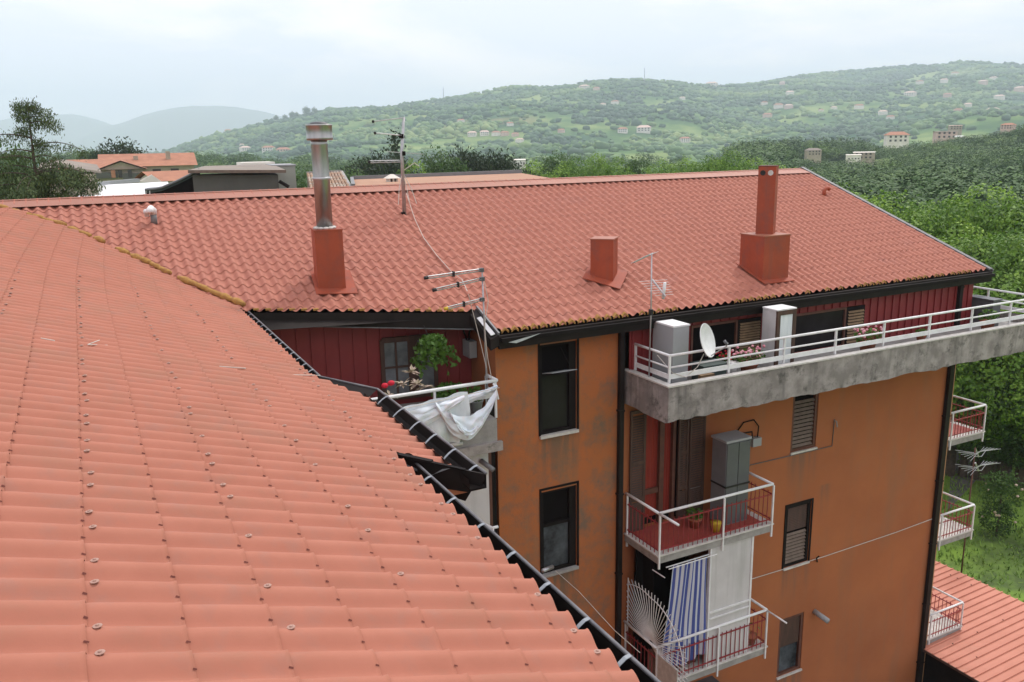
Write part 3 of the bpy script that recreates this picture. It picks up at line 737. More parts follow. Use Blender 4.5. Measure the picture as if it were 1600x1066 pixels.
# cable clipped along the wall, conduit
cb = MB()
p = [onY(x, y, WY - 0.02) for x, y in ((1172, 727), (1236, 712), (1300, 697), (1304, 655))]
cb.tube(p, 0.012, 6)
cb.build('conduit', 'grey_dark', bld)
p = [onY(x, y, WY - 0.02) for x, y in ((1174, 905), (1223, 890), (1290, 869), (1400, 832), (1459, 810))]
MB().tube(p, 0.011, 6).build('wall_cable', 'cable_pale', bld)
MB().tube([onY(1277, 878, WY), onY(1276, 872, WY - 0.12), onY(1280, 869, WY - 0.16)], 0.018, 6).build('cable_hook', 'frame_dark', bld)
pv = onY(1272, 955, WY); MB().tube([pv, pv + Vector((0.08, -0.42, -0.10))], 0.07, 12).build('drain_spout', 'grey_box', bld, smooth=True)
pv = onY(1303, 657, WY); MB().tube([pv, pv + Vector((0, -0.08, 0)), pv + Vector((0.02, -0.1, -0.15))], 0.02, 6).build('wall_hook', 'conc_grey', bld)

# balconies --------------------------------------------------
def rails(parent, pts, zs, posts, zlo, m='white', ptop=0.028):
    """pts plan polyline; zs list of (z, kind)"""
    for z, kind in zs:
        mb = MB()
        for a, b in zip(pts[:-1], pts[1:]):
            A, B = Vector((*a, z)), Vector((*b, z))
            if kind == 'tube': mb.tube([A, B], ptop, 10)
            elif kind == 'thin': mb.tube([A, B], 0.02, 8)
            else: mb.bar(A, B, 0.02, 0.10)
        mb.build('handrail' if z == zs[0][0] else 'rail', m, parent, smooth=kind != 'flat')
    for x, y in posts:
        MB().box(x - 0.021, x + 0.021, y - 0.021, y + 0.021, zlo, zs[0][0] - 0.01).build('post', m, parent)
# top balcony slab with ragged lower edge
BY = 12.75; X0, X1 = 9.86, 22.15
def rag(t, z, s): return z + 0.055 * noise.noise(Vector((t * 1.1, s, 0))) + 0.045 * noise.noise(Vector((t * 4.3, s, 2)))
mb = MB()
N = 90
top, bot, bot2 = [], [], []
for i in range(N + 1):
    x = lerp(X0, X1, i / N)
    zz = rag(x, -5.44, 1)
    top.append((x, BY, -4.725)); bot.append((x, BY + 0.01 * noise.noise(Vector((x * 3, 0, 0))), zz)); bot2.append((x, BY + 0.10, zz - 0.03 if zz < -5.42 else -5.45))
mb.grid([top, bot, bot2, [(p[0], WY + 0.02, -5.40) for p in top]])
tl, bl = [], []
for i in range(12):
    y = lerp(BY, WY + 0.02, i / 11); tl.append((X0, y, -4.725)); bl.append((X0, y, rag(y, -5.46, 5) if i else bot[0][2]))
mb.grid([tl, bl])
mb.add([(X0, BY, -4.725), (X0 + 0.16, BY + 0.16, -4.725), (X1, BY + 0.16, -4.725), (X1, BY, -4.725)], [(0, 1, 2, 3)])
mb.add([(X0, BY, -4.725), (X0, WY, -4.725), (X0 + 0.16, WY, -4.725), (X0 + 0.16, BY + 0.16, -4.725)], [(0, 1, 2, 3)])
mb.add([(X1, BY, -4.725), (X1, 21, -4.725), (X1, 21, -5.42), (X1, BY, -5.42)], [(0, 1, 2, 3)])
mb.add([(X0 + 0.15, BY + 0.16, -4.725), (X1, BY + 0.16, -4.725), (X1, BY + 0.16, -4.95), (X0 + 0.15, BY + 0.16, -4.95)], [(0, 1, 2, 3)])
mb.add([(20.7, WY, -5.41), (X1, WY, -5.41), (X1, 21, -5.41), (20.7, 21, -5.41)], [(0, 1, 2, 3)])
topb = mb.build('top_balcony', 'concrete', bld, recalc=False)
topb['label'] = 'long top balcony with weathered concrete edge beam and white rails'
MB().add([(X0 + 0.1, BY + 0.1, -4.95), (X1, BY + 0.1, -4.95), (X1, CYW, -4.95), (X0 + 0.1, CYW, -4.95)], [(0, 1, 2, 3)]).add(
    [(20.7, CYW, -4.95), (X1, CYW, -4.95), (X1, 21, -4.95), (20.7, 21, -4.95)], [(0, 1, 2, 3)]).build('balcony_floor', 'conc_grey', topb, recalc=False)
MB().box(X0 - 0.03, X1, BY - 0.03, BY + 0.13, -4.722, -4.690).box(X0 - 0.03, X0 + 0.13, BY + 0.131, WY, -4.722, -4.690).build('edge_coping', 'edge', topb)
RY = 12.95; RX = 10.02; RE = 21.95
rails(topb, [(RX, 14.2), (RX, RY), (RE, RY), (RE, 20.4)], [(-4.14, 'tube'), (-4.385, 'thin'), (-4.575, 'flat')],
      [(RX, RY), (11.53, RY), (13.05, RY), (14.57, RY), (16.1, RY), (17.66, RY), (19.2, RY), (20.7, RY), (RE, RY), (RX, 14.1), (RE, 14.4), (RE, 16.0), (RE, 18.0), (RE, 20.0)], -4.70)
# attic openings: dark window and louvred shutters
def opening(a, b, c, d):
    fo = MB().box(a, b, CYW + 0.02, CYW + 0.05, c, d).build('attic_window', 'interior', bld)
    MB().box(a, b, CYW - 0.03, CYW + 0.019, d - 0.05, d).box(a, a + 0.05, CYW - 0.03, CYW + 0.019, c, d - 0.05).box(b - 0.05, b, CYW - 0.03, CYW + 0.019, c, d - 0.05).build('window_frame', 'brown_red', fo)
    return fo
o1 = opening(11.5, 12.8, -4.93, -3.93)
s1 = box('shutter', 'frame_dark', o1, 12.82, 13.5, CYW - 0.01, CYW + 0.02, -4.93, -3.95)
louvre(MB(), 12.87, 13.46, -4.9, -4.0, CYW - 0.03, 15, w=0.03).build('louvre', 'louver_tan', o1, recalc=False)
o2 = opening(14.5, 16.2, -4.93, -4.0)
box('window_pane', 'glass_dark', o2, 14.6, 16.1, CYW, CYW + 0.01, -4.9, -4.06)
box('shutter', 'frame_dark', o2, 16.22, 16.85, CYW - 0.01, CYW + 0.02, -4.93, -4.02)
louvre(MB(), 16.27, 16.8, -4.9, -4.08, CYW - 0.03, 11, w=0.03).build('louvre', 'louver_tan', o2, recalc=False)
MB().bar((13.55, CYW - 0.14, -4.02), (14.5, CYW - 0.03, -4.02), 0.02, 0.02).build('shutter_hinge', 'frame_dark', o2)
louvre(MB(), 14.02, 14.40, -4.9, -4.05, CYW - 0.05, 11, w=0.03).build('louvre', 'louver_tan', o2, recalc=False)

def cage_balcony(name, label, x0, x1, y0, y1, zf, zr, floor_m, posts, side='front', rail_bars='redbar', left_bars=True, nx=0.13):
    """slab with white rail, coloured balusters; side front: attached to the facade at y1; side east: attached at x0"""
    sl = MB().box(x0, x1, y0, y1, zf - 0.17, zf - 0.001).build(name, 'conc_grey', bld)
    sl['label'] = label
    MB().box(x0 - 0.03, x1 + 0.03, y0 - 0.03, y1, zf, zf + 0.03).build('slab_edge', 'edge', sl)
    i = 0.16
    box('balcony_floor', floor_m, sl, x0 + i, x1 - (i if side == 'front' else i), y0 + i, y1, zf + 0.031, zf + 0.036)
    yi, xa, xb = y0 + 0.02, x0 + 0.02, x1 - 0.02
    path = [(xa, y1), (xa, yi), (xb, yi), (xb, y1)] if side == 'front' else [(x0, yi), (xb, yi), (xb, y1 - 0.02), (x0, y1 - 0.02)]
    hr = MB()
    for a, b in zip(path[:-1], path[1:]): hr.tube([Vector((*a, zr)), Vector((*b, zr))], 0.03, 10)
    hr.build('handrail', 'white', sl, smooth=True)
    for px_, py_ in posts: box('post', 'white', sl, px_ - 0.018, px_ + 0.018, py_ - 0.045, py_ - 0.01, zf - 0.28, zr - 0.015)
    rb_ = MB()
    for a, b in zip(path[:-1], path[1:]):
        A, B = Vector((*a, 0)), Vector((*b, 0)); L = (B - A).length; n = max(2, int(L / nx))
        for z in (zr - 0.24, zf + 0.13):
            rb_.bar(A + Vector((0, 0, z)), B + Vector((0, 0, z)), 0.02, 0.025)
        for k in range(1, n):
            q = A.lerp(B, k / n); rb_.box(q.x - 0.007, q.x + 0.007, q.y - 0.007, q.y + 0.007, zf - 0.03 if (side == 'front') else zf + 0.03, zr - 0.18)
    rb_.build('railing_bars', rail_bars, sl)
    return sl
mid = cage_balcony('balcony', 'middle balcony with red railing bars, white handrail and a tall grey cabinet', 9.93, 13.10, 13.06, WY, -8.50, -7.53, 'floor_red',
                   [(9.95, 13.07), (11.66, 13.07), (13.07, 13.07), (9.95, 14.25)])
box('splash_wall', 'conc_grey', mid, 11.7, 12.0, WY - 0.02, WY - 0.004, -8.46, -7.7)
MB().tube([(9.95, 13.06, -7.53), (9.96, 12.45, -7.53)], 0.028, 10).build('loose_rail_end', 'white', mid, smooth=True)
low = cage_balcony('balcony', 'lower balcony with white handrail, dark red bars and a white panel enclosure', 9.93, 13.13, 13.06, WY, -11.62, -10.66, 'edge',
                   [(9.95, 13.07), (11.66, 13.07), (13.09, 13.07), (9.95, 14.25)])
MB().tube([(13.1, 13.08, -10.66), (13.1, 12.45, -10.66)], 0.02, 8).build('loose_rail_end', 'white', low, smooth=True)
for kk, zz in enumerate((-8.26, -11.30, -14.45)):
    sb = cage_balcony('balcony', ('highest side balcony with red bars on the far right corner', 'side balcony below the top one, red bars and white floor', 'lowest side balcony over the low red roof')[kk],
                 20.70, 22.2, 14.24, 15.42, zz, zz + 0.80, 'edge' if kk else 'floor_red', [(20.76, 14.26), (22.17, 14.26), (22.17, 15.4)], side='east', nx=0.115)
# ground level storey awning under lower balcony (dark)
box('dark_awning', 'grey_dark', bld, 11.25, 12.6, 12.6, WY, -13.05, -12.95)
# door of the middle balcony
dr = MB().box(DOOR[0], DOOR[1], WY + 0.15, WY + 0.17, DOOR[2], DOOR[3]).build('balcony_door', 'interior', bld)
MB().box(10.42, 10.48, WY + 0.02, WY + 0.12, -8.48, -5.6).box(10.86, 10.98, WY + 0.02, WY + 0.12, -8.48, -5.6).box(11.22, 11.3, WY + 0.02, WY + 0.12, -8.48, -5.6).box(10.48, 10.86, WY + 0.05, WY + 0.11, -7.72, -7.60).build('door_frame', 'brown_red', dr)
mb = MB()
for a, b in ((10.48, 10.86), (10.98, 11.22)):
    pts = [(lerp(a, b, i / 12), WY + 0.125 + 0.012 * math.sin(i * 1.9)) for i in range(13)]
    mb.grid([[(p[0], p[1], -5.6) for p in pts], [(p[0] + (0.0), p[1], -8.3) for p in pts]])
mb.build('curtain', 'cloth_red', dr, recalc=False)
for a, b, y in ((10.0, 10.40, WY - 0.05), (11.62, 12.06, WY - 0.05), (11.32, 11.6, WY - 0.03)):
    so_ = MB().box(a, a + 0.05, y - 0.03, y + 0.01, -8.46, -5.65).box(b - 0.05, b, y - 0.03, y + 0.01, -8.46, -5.65)
    for z in (-8.46, -7.75, -6.9, -5.72): so_.box(a + 0.05, b - 0.05, y - 0.03, y + 0.01, z, z + 0.07)
    so2 = so_.build('shutter', 'brown', dr)
    louvre(MB(), a + 0.05, b - 0.05, -8.38, -7.76, y - 0.01, 12, w=0.03).build('louvre', 'brown', dr, recalc=False)
    louvre(MB(), a + 0.05, b - 0.05, -7.67, -5.75, y - 0.01, 34, w=0.03).build('louvre', 'brown', dr, recalc=False)
# enclosure of the lower balcony
en = box('enclosure_panel', 'white_dull', low, 11.40, 12.55, 13.10, 13.14, -11.58, -8.68)
MB().box(12.55, 12.60, 13.08, 13.16, -11.58, -8.68).box(11.36, 11.40, 13.08, 13.16, -11.58, -8.68).box(11.40, 12.55, 13.07, 13.095, -10.27, -10.23).box(11.40, 12.55, 13.07, 13.095, -10.42, -10.39).build('enclosure_frame', 'white', low)
MB().box(12.56, 12.59, 13.161, WY - 0.002, -11.58, -8.69).build('enclosure_side', 'white_dull', low)
box('room_shade_sheet', 'interior', low, 10.0, 11.36, 13.9, 13.95, -11.6, -8.69)  # near-black sheets paint the unlit room behind the balcony
box('room_shade_side', 'interior', low, 10.16, 10.18, 13.5, 13.9, -11.6, -8.69)
box('low_wall', 'brown_red', low, 9.97, 11.3, 13.35, 13.4, -11.6, -10.9)
box('side_board', 'edge', low, 9.955, 9.975, 12.35, 13.05, -12.4, -10.78)
MB().tube([(10.2, 13.03, -8.84), (11.5, 13.03, -8.82)], 0.012, 6).tube([(10.0, 12.9, -8.92), (9.98, 13.3, -8.92)], 0.012, 6).build('curtain_pole', 'white', low)
# balcony in the recess
rbal = MB().prism([(2.3, 13.8, -5.70), (6.62, 13.8, -5.70), (6.62, 15.5, -5.70), (2.3, 16.0, -5.70)], (0, 0, 0.58)).build('balcony', 'conc_grey', bld)
rbal['label'] = 'corner balcony in the recess with laundry over its rail'
box('slab_lip', 'concrete', rbal, 2.3, 6.70, 13.72, 13.80, -5.74, -5.56)
rails(rbal, [(2.4, 13.88), (6.67, 13.88), (6.67, 14.32)], [(-4.385, 'tube'), (-4.66, 'flat')], [(6.64, 13.88), (5.4, 13.88), (4.3, 13.88), (3.2, 13.88), (6.64, 14.28)], -5.12, ptop=0.035)
box('lower_enclosure', 'white_dull', bld, 2.6, 6.52, 14.02, 14.06, -18, -5.75)
box('lower_enclosure_side', 'brown_red', bld, 6.521, 6.60, 14.05, 15.5, -18, -5.75)
MB().tube([(6.35, 14.0, -5.98), (6.5, 13.75, -6.12)], 0.05, 10).build('drain_spout', 'grey_mid', bld, smooth=True)
MB().tube([onY(704, 696, 13.7), onY(722, 693, 13.75)], 0.035, 8).build('broken_pipe', 'edge', bld, smooth=True)
# lower recess balcony rail ends that show above the near gutter
lb = MB().tube([(6.02, 13.95, -7.05), (6.18, 13.2, -7.02), (6.3, 13.2, -7.02)], 0.03, 8).tube([(6.2, 13.2, -7.02), (6.2, 13.2, -7.7)], 0.02, 8).build('lower_rail_end', 'white', bld, smooth=True)
pA, pB = onY(848, 892, 13.2), onY(863, 886, 13.4)
MB().tube([pA, pB], 0.042, 10).build('reflective_pipe', 'alu', bld, smooth=True)
MB().tube([onY(868, 892, 14.2), onY(905, 925, 13.6), onY(960, 985, 12.9), onY(1000, 1020, 12.6)], 0.008, 5).build('slack_wire', 'cable_pale', bld)
#PART3
# ------------------------------------------------------------------ near wing (roof in the foreground)
wing = thing('apartment_wing', 'near building wing with the large salmon tiled roof filling the foreground', 'building', (-1, 6, -18))
VXY = [(-6, 24.6), (-3, 22.2), (-1.465, 20.64), (-0.318, 19.63), (0.755, 18.27), (1.739, 16.89), (2.6, 15.84), (4, 14.0)]
def yv(x): return float(np.interp(x, [p[0] for p in VXY], [p[1] for p in VXY]))
def zn(x, y):
    base = -2.92 - 0.31 * (x - 2.46)
    if x > 2.6: return base
    Y = yv(x); rise = max(0.0, min(zb(Y) - 0.06, -1.14) - base); ys = 13.2 + 0.9 * max(0, x)
    t = max(0.0, (y - ys) / max(0.5, Y - ys))
    return base + rise * (0.35 * t + 0.65 * t * t)
def shx(x, y):
    t = max(0.0, min(1.3, (y - 13.2) / 6)); return 0.085 * max(0, 2.46 - x) * t * t
PN = 0.2283
def nprof(y):
    c = 0.5 + 0.5 * math.cos(2 * math.pi * (y - 4.94) / PN)
    return 0.068 * (c ** 0.9)
def near_roof(x_lo, x_hi, y_lo, y_hi, seams, n=14, ext=False):
    ys = np.arange(y_lo, y_hi, PN / n)
    V, F = [], []; m = len(ys)
    pr = np.array([nprof(y) for y in ys])
    pan = np.array([math.exp(-((((y - 4.94) / PN + 0.42) % 1.0 - 0.5) / 0.075) ** 2) for y in ys])
    for a, b in zip(seams[:-1], seams[1:]):
        rr = np.random.default_rng(int(a * 100 + 5000)); jit = np.interp(ys, np.arange(y_lo, y_hi + 1, PN), rr.normal(0, 0.003, len(np.arange(y_lo, y_hi + 1, PN))))
        rows = []
        for f, lift, hole in ((-0.06, -0.004, 0), (0.12, 0.002, 0), (0.5, 0.006, 0), (0.93, 0.008, 0), (1.0, 0.0095, 0.008), (1.0, 0.0025, 0.008)):
            x = a + (b - a) * f
            rows.append([(x + shx(x, y) + jit[i], y, zn(x, y) + pr[i] + lift + hole * pan[i]) for i, y in enumerate(ys)])
        base = len(V)
        for r_ in rows: V += r_
        for q in range(len(rows) - 1):
            for i in range(m - 1):
                F.append((base + q * m + i, base + q * m + i + 1, base + (q + 1) * m + i + 1, base + (q + 1) * m + i))
    return np.array(V), np.array(F)
seams = [-0.19 + 0.403 * k for k in range(-10, 7)] + [2.395]
V, F = near_roof(-4, 2.395, -2.0, 23, seams)
cen = V[F].mean(1)
keep = np.array([c[1] < yv(c[0] - 0.02) + 0.03 for c in cen])
Vn, Fn = part_mesh(V, F, keep)
nroof = mesh_obj('roof', Vn, Fn, 'tile_near', wing, sc=S)
def poly_smooth(o): o.data.polygons.foreach_set('use_smooth', [True] * len(o.data.polygons))
poly_smooth(nroof)
# flat dark quads painting the shade in small openings where sheets nest at seams
mb = MB(); rh = random.Random(12)
for sx in seams[2:-1]:
    for kc in range(-13, 52):
        y = 4.94 + (kc + 0.70) * PN + rh.uniform(-0.004, 0.004)
        if y > min(yv(sx) - 0.5, 16.5) or y < 1.2: continue
        if rh.random() < 0.06: continue
        x = sx + shx(sx, y) - 0.004; w_, h_ = rh.uniform(0.009, 0.014), rh.uniform(0.007, 0.011)
        q_ = [(x - w_, y - h_ * 0.2), (x + w_ * 0.7, y - h_ * 0.6), (x + w_ * 0.9, y + h_ * 0.15), (x - w_ * 0.6, y + h_ * 0.6)]
        mb.add([(a_, b_, zn(a_, b_) + nprof(b_) + 0.0125) for a_, b_ in q_], [(0, 1, 2, 3)])
M['gap'] = mat('painted_gap_shade', (0.15, 0.04, 0.03), rough=0.9)
join(nroof, mb.build('gap_shade_patch', 'gap', wing, scale=S, recalc=False))
E1, E2 = Vector((2.39, 10.50, 0)), Vector((2.865, 9.62, 0))      # skewed far end of the jutting strip
G1, G2 = Vector((2.39, 7.42, 0)), Vector((2.865, 6.78, 0))       # skewed near end
V, F = near_roof(2.36, 2.86, 6.0, 11.0, [2.34, 2.60, 2.865])
dE = (E2 - E1).normalized(); dG = (G2 - G1).normalized()
bay = mesh_obj('roof_bay', V, F, 'tile_near', nroof, planes=[(E1, (-dE.y, dE.x, 0)), (G1, (dG.y, -dG.x, 0))], sc=S)
poly_smooth(bay)
# far edge: lichen covered tile ends along the valley
rg = random.Random(5)
k = 0; y = 16.0
xx = 2.42
while xx > -1.75:
    Y = yv(xx); z = zb(Y) + 0.06
    L = rg.uniform(0.13, 0.2); dx = (-0.2 if xx < 0.9 else -0.16) * rg.uniform(0.7, 1.3)
    d = Vector((dx, yv(xx + dx) - Y, zb(yv(xx + dx)) - zb(Y))).normalized()
    ctr = Vector((xx, Y + 0.03, z + rg.uniform(-0.01, 0.02)))
    mb = MB(); pts = [ctr + d * L * t for t in (-1, -0.6, 0, 0.6, 1)]
    mb.tube(pts, [0.04, 0.06, 0.072 * rg.uniform(0.7, 1.15), 0.05, 0.03], 7)
    if rg.random() < 0.93: mb.build('valley_tile', 'lichen', nroof, smooth=True, scale=S)
    xx += dx
# fixing screws with washers on the crests
def screw_mesh(c):
    return MB().lathe(c, [(0.021, 0), (0.021, 0.0025), (0.009, 0.004), (0.007, 0.009), (0.002, 0.011)], 8)
spots = []
for xs_ in (-0.95 + 0.02, -0.19 + 0.045, 0.62 + 0.05, 1.43 + 0.05, 2.30):
    j = 0
    for kc in range(-12, 52):
        y = 4.94 + kc * PN
        if y > 15.4: break
        j += 1
        if j % 3 == 0 or rg.random() < 0.22: continue
        x = xs_ + rg.uniform(-0.012, 0.012)
        spots.append((x + shx(x, y), y + rg.uniform(-0.012, 0.012), zn(x, y) + 0.068 + 0.006, y))
vis = [s_ for s_ in spots if s_[3] > 2.4]
vis.sort(key=lambda s_: s_[3])
me0 = None
for i, s_ in enumerate(vis[:95]):
    if me0 is None:
        o = screw_mesh((0, 0, 0)).build('roof_screw', 'screw', None); me0 = o.data
    else:
        o = bpy.data.objects.new('roof_screw', me0); col.objects.link(o)
    o.parent = wing; o.location = Vector(s_[:3]) * S - Vector(wing.location)
mb = MB()
for s_ in vis[95:] + [q for q in spots if q[3] <= 2.4]: mb.add(*(lambda t: (t.v, t.f))(screw_mesh(s_[:3])))
tag(mb.build('distant_screws', 'screw', wing, scale=S), kind='stuff')
# gutter: dark channel with a grey outer lip and galvanised straps
GX, GZ = 2.55, -2.94
def gutter(x, y0, y1, name, p0=None, p1=None):
    A = Vector((x, y0, GZ)); B = Vector((x, y1, GZ))
    sec = [(-0.17, -0.02), (-0.16, -0.115), (-0.02, -0.13), (0.0, -0.125), (0.0, 0.0)]
    mb = MB(); mb.grid([[(x + a, y, GZ + b) for a, b in sec] for y in (y0, y1)])
    mb.grid([[(x + a, y, GZ + b) for a, b in [(0.006, 0), (0.006, -0.14), (-0.15, -0.14)]] for y in (y0, y1)])
    g = mb.build(name, 'dark_metal', wing, scale=S, recalc=False)
    MB().tube([A + Vector((0.006, 0, 0.004)), B + Vector((0.006, 0, 0.004))], 0.0135, 8).build('gutter_lip', 'lip', g, smooth=True, scale=S)
    return g
def strap(g, x, y):
    pts = [(x + 0.006, y, GZ + 0.018), (x - 0.03, y, GZ + 0.012), (x - 0.075, y - 0.004, GZ - 0.012), (x - 0.12, y - 0.01, GZ - 0.045), (x - 0.15, y - 0.016, GZ - 0.075)]
    mb = MB(); mb.grid([[(a, b - 0.016, c) for a, b, c in pts], [(a, b + 0.016, c) for a, b, c in pts]])
    mb.grid([[(a, b + 0.016, c - 0.004) for a, b, c in pts], [(a, b - 0.016, c - 0.004) for a, b, c in pts]])
    mb.build('gutter_strap', 'strap', g, scale=S, recalc=False)
gA = gutter(GX, 10.64, 15.80, 'gutter')
gB = gutter(3.02, 6.56, 9.70, 'gutter')
gC = gutter(GX, -1.0, 7.13, 'gutter')
for i in range(13): strap(gA, GX, 11.0 + i * 0.37)
for y in (6.75, 7.25, 7.75, 8.22, 8.75, 9.3): strap(gB, 3.02, y)
for y in (6.72, 6.17, 5.6, 5.06, 4.55, 4.05, 3.6, 3.1, 2.6): strap(gC, GX, y)
jg = MB()
jg.grid([[(2.55, 10.64, GZ), (2.40, 10.60, GZ - 0.10)], [(3.02, 9.70, GZ), (2.86, 9.66, GZ - 0.10)]])
jg.build('corner_gutter', 'dark_metal', wing, scale=S, recalc=False)
MB().tube([(2.556, 10.64, GZ + 0.004), (3.026, 9.70, GZ + 0.004)], 0.0135, 8).build('corner_gutter_lip', 'lip', wing, smooth=True, scale=S)
# near end of the bay: black bent panel hanging past the corner
pp = [onZ(618, 712, -2.84), onZ(757, 741, -2.90)]
a, b = Vector(pp[0]), Vector(pp[1]); dz = Vector((0, 0, 1))
def along(t, z, o=0.0): return a.lerp(b, t) + Vector((0.0, -o, z))
ep = MB()
ep.prism([along(0.02, -0.005), along(1.0, 0.0), along(1.0, -0.055), along(0.93, -0.15), along(0.87, -0.16), along(0.78, -0.305), along(0.28, -0.26), along(0.02, -0.10)], (0.012, 0.012, 0))
epo = ep.build('end_panel', 'dark_metal', wing)
MB().bar(along(-0.02, 0.012), along(0.42, 0.012), 0.05, 0.03).bar(along(0.42, 0.006), along(0.79, 0.004), 0.035, 0.016).tube([along(-0.03, 0.02), along(0.03, 0.02)], 0.02, 8).build('panel_cap', 'frame_dark', epo)
MB().add([along(0.25, -0.17, 0.05), along(0.62, -0.005, 0.02), along(0.52, -0.03, 0.03), along(0.40, -0.10, 0.05)], [(0, 1, 2, 3)]).build('bent_flap', 'grey_mid', epo, recalc=False)
MB().bar(along(0.09, -0.065, 0.03), along(0.24, -0.095, 0.03), 0.003, 0.022).build('faded_mark', 'grey_mid', epo)
# body below the near roof
MB().add([(2.2, -3, -18), (2.2, 15.6, -18), (2.2, 15.6, -3.1), (2.2, -3, -3.1)], [(0, 1, 2, 3)]).add([(-4, -2.2, -18), (2.2, -2.2, -18), (2.2, -2.2, -3.1), (-4, -2.2, -1.4)], [(0, 1, 2, 3)]).add(
    [(2.2, -3, -3.12), (2.56, -3, -3.12), (2.56, 15.8, -3.12), (2.2, 15.8, -3.12)], [(0, 1, 2, 3)]).add([(2.2, 6.6, -3.10), (3.0, 6.6, -3.10), (3.0, 9.8, -3.10), (2.2, 10.5, -3.10)], [(0, 1, 2, 3)]).build('wall', 'orange', wing, recalc=False)
MB().grid([[(-4, y, zn(-4, min(y, 22)) - 0.02), (-6, y, -2.1), (-10, y, -3.6)] for y in (-2, 8, 22)]).build('far_roof_slope', 'tile_near', nroof, recalc=False)
MB().add([(-4, -2.2, -18), (-10, -2.2, -18), (-10, -2.2, -3.6), (-4, -2.2, -1.5)], [(0, 1, 2, 3)]).add([(-10, -2.2, -18), (-10, 27, -18), (-10, 27, -3.6), (-10, -2.2, -3.6)], [(0, 1, 2, 3)]).build('rear_wall', 'orange', wing, recalc=False)

# loose sticks lying on the near roof
def on_near(px, py):
    d = ray(px, py); t = 2.0
    for _ in range(4000):
        p = d / np.linalg.norm(d) * t
        if zn(p[0] / S, p[1] / S) * S + 0.055 > p[2]: return Vector(p)
        t += 0.01
    return Vector(p)
for i, (q0, q1, lab) in enumerate((((137, 540), (168, 541), 'short forked white stick lying on the near tiled roof'), ((343, 574), (384, 577), 'thin white stick in the middle of the near roof'),
                            ((455, 587), (500, 588), 'thin white stick by the bend of the near gutter'), ((64, 530), (86, 534), 'leftmost thin pale stick on the near roof'))):
    A, B = on_near(*q0), on_near(*q1)
    mb = MB().tube([A + dz * 0.01, B + dz * 0.01], 0.0055, 6)
    if i == 0: mb.tube([A + dz * 0.01, A + Vector((0.12, 0.22, 0.0))], 0.005, 6)
    tag(mb.build('stick', 'cable_pale', None), lab, 'stick', 'sticks left on the near roof')

# ------------------------------------------------------------------ antennas
def yagi(mb, a, b, ne, el, perp, r=0.011, double=True):
    a, b = Vector(a), Vector(b)
    if double:
        up = Vector((0, 0, 0.02)); mb.tube([a + up, b + up], r, 6); mb.tube([a - up, b - up], r, 6)
    else: mb.tube([a, b], r, 6)
    perp = Vector(perp).normalized()
    for k in range(ne):
        p = a.lerp(b, (k + 0.5) / ne); L = el * (0.7 + 0.5 * k / ne); mb.tube([p - perp * L / 2, p + perp * L / 2], 0.004, 5)
# antenna by the corner of the recess balcony
an = thing('antenna', 'television antenna with three stacked booms rising from the corner of the recess balcony', 'antenna', (6.5, 13.93, -4.4), 'television antennas')
MB().tube([(6.50, 13.93, -5.0), (6.47, 13.93, -3.3), (6.45, 13.93, -2.23)], [0.022, 0.018, 0.014], 8).build('mast', 'alu', an, smooth=True)
for (A, B, cap) in (((752, 422), (667, 434), 'black'), ((753, 436), (680, 453), 'black'), ((753, 468), (698, 482), 'yellow')):
    pa, pb = onY(*A, 13.9), onY(*B, 13.9)
    mb = MB(); yagi(mb, pb, pa, 11, 0.16, (0.12, 1, 0)); bo = mb.build('boom', 'alu', an)
    dd_ = (pb - pa).normalized()
    MB().tube([pb - dd_ * 0.02, pb + dd_ * 0.05], 0.032, 8).build('end_cap', cap, bo, smooth=True)
    mid_ = pa.lerp(pb, 0.52); MB().obox(mid_, (0.012, 0, 0), (0, 0.04, 0), (0, 0, 0.05)).build('dipole_box', 'black', bo)
    MB().obox(pa, (0.04, 0, 0), (0, 0.04, 0), (0, 0, 0.035)).build('clamp', 'grey_dark', bo)
for pts in (((732, 460), (742, 500), (752, 540), (760, 575)), ((757, 440), (763, 470), (757, 510), (762, 560), (768, 590))):
    MB().tube([onY(x, y, 13.85) for x, y in pts], 0.007, 5).build('antenna_cable', 'cable_pale', an)
# ridge antenna
bx, by = 6.95 * S, 19.35 * S
an = thing('antenna', 'tall mast antenna standing behind the steel flue near the roof ridge', 'antenna', (bx, by, -1.62), 'television antennas')
Yr = by
MB().tube([(bx, by, -1.70), (bx, by, -0.2), onY(631, 183, Yr)], [0.05, 0.042, 0.03], 8).build('mast', 'alu', an, smooth=True)
for A, B, ne, sgn in (((583, 190), (633, 184), 3, 1), ((586, 208), (630, 212), 4, 1), ((577, 253), (629, 252), 5, 1)):
    mb = MB(); yagi(mb, onY(*A, Yr), onY(*B, Yr), ne, 0.42, (0.15, 1, 0.0), double=(ne == 5)); bo = mb.build('boom', 'alu', an)
    MB().ellip(onY(*A, Yr), (0.035, 0.035, 0.035)).build('end_cap', 'black', bo, smooth=True)
MB().bar(onY(604, 237, Yr), onY(662, 241, Yr), 0.02, 0.02).build('cross_bar', 'alu', an)
for A in ((627, 213), (630, 240), (630, 335)): MB().obox(onY(*A, Yr), (0.04, 0, 0), (0, 0.05, 0), (0, 0, 0.05)).build('clamp', 'frame_dark', an)
for dx in (-0.14, 0.16, 0.05): MB().tube([(bx, by, -0.62), (bx + dx, by - 0.1, -1.0), (bx + dx * 1.5, by - 0.2, -1.35)], 0.009, 5).build('tied_cable', 'cable_pale', an)
MB().tube([(bx, by, -0.6), (bx + 0.3, by, -0.42), (bx + 0.42, by, -0.5)], 0.009, 5).build('cable_end', 'cable_pale', an)
pts = []
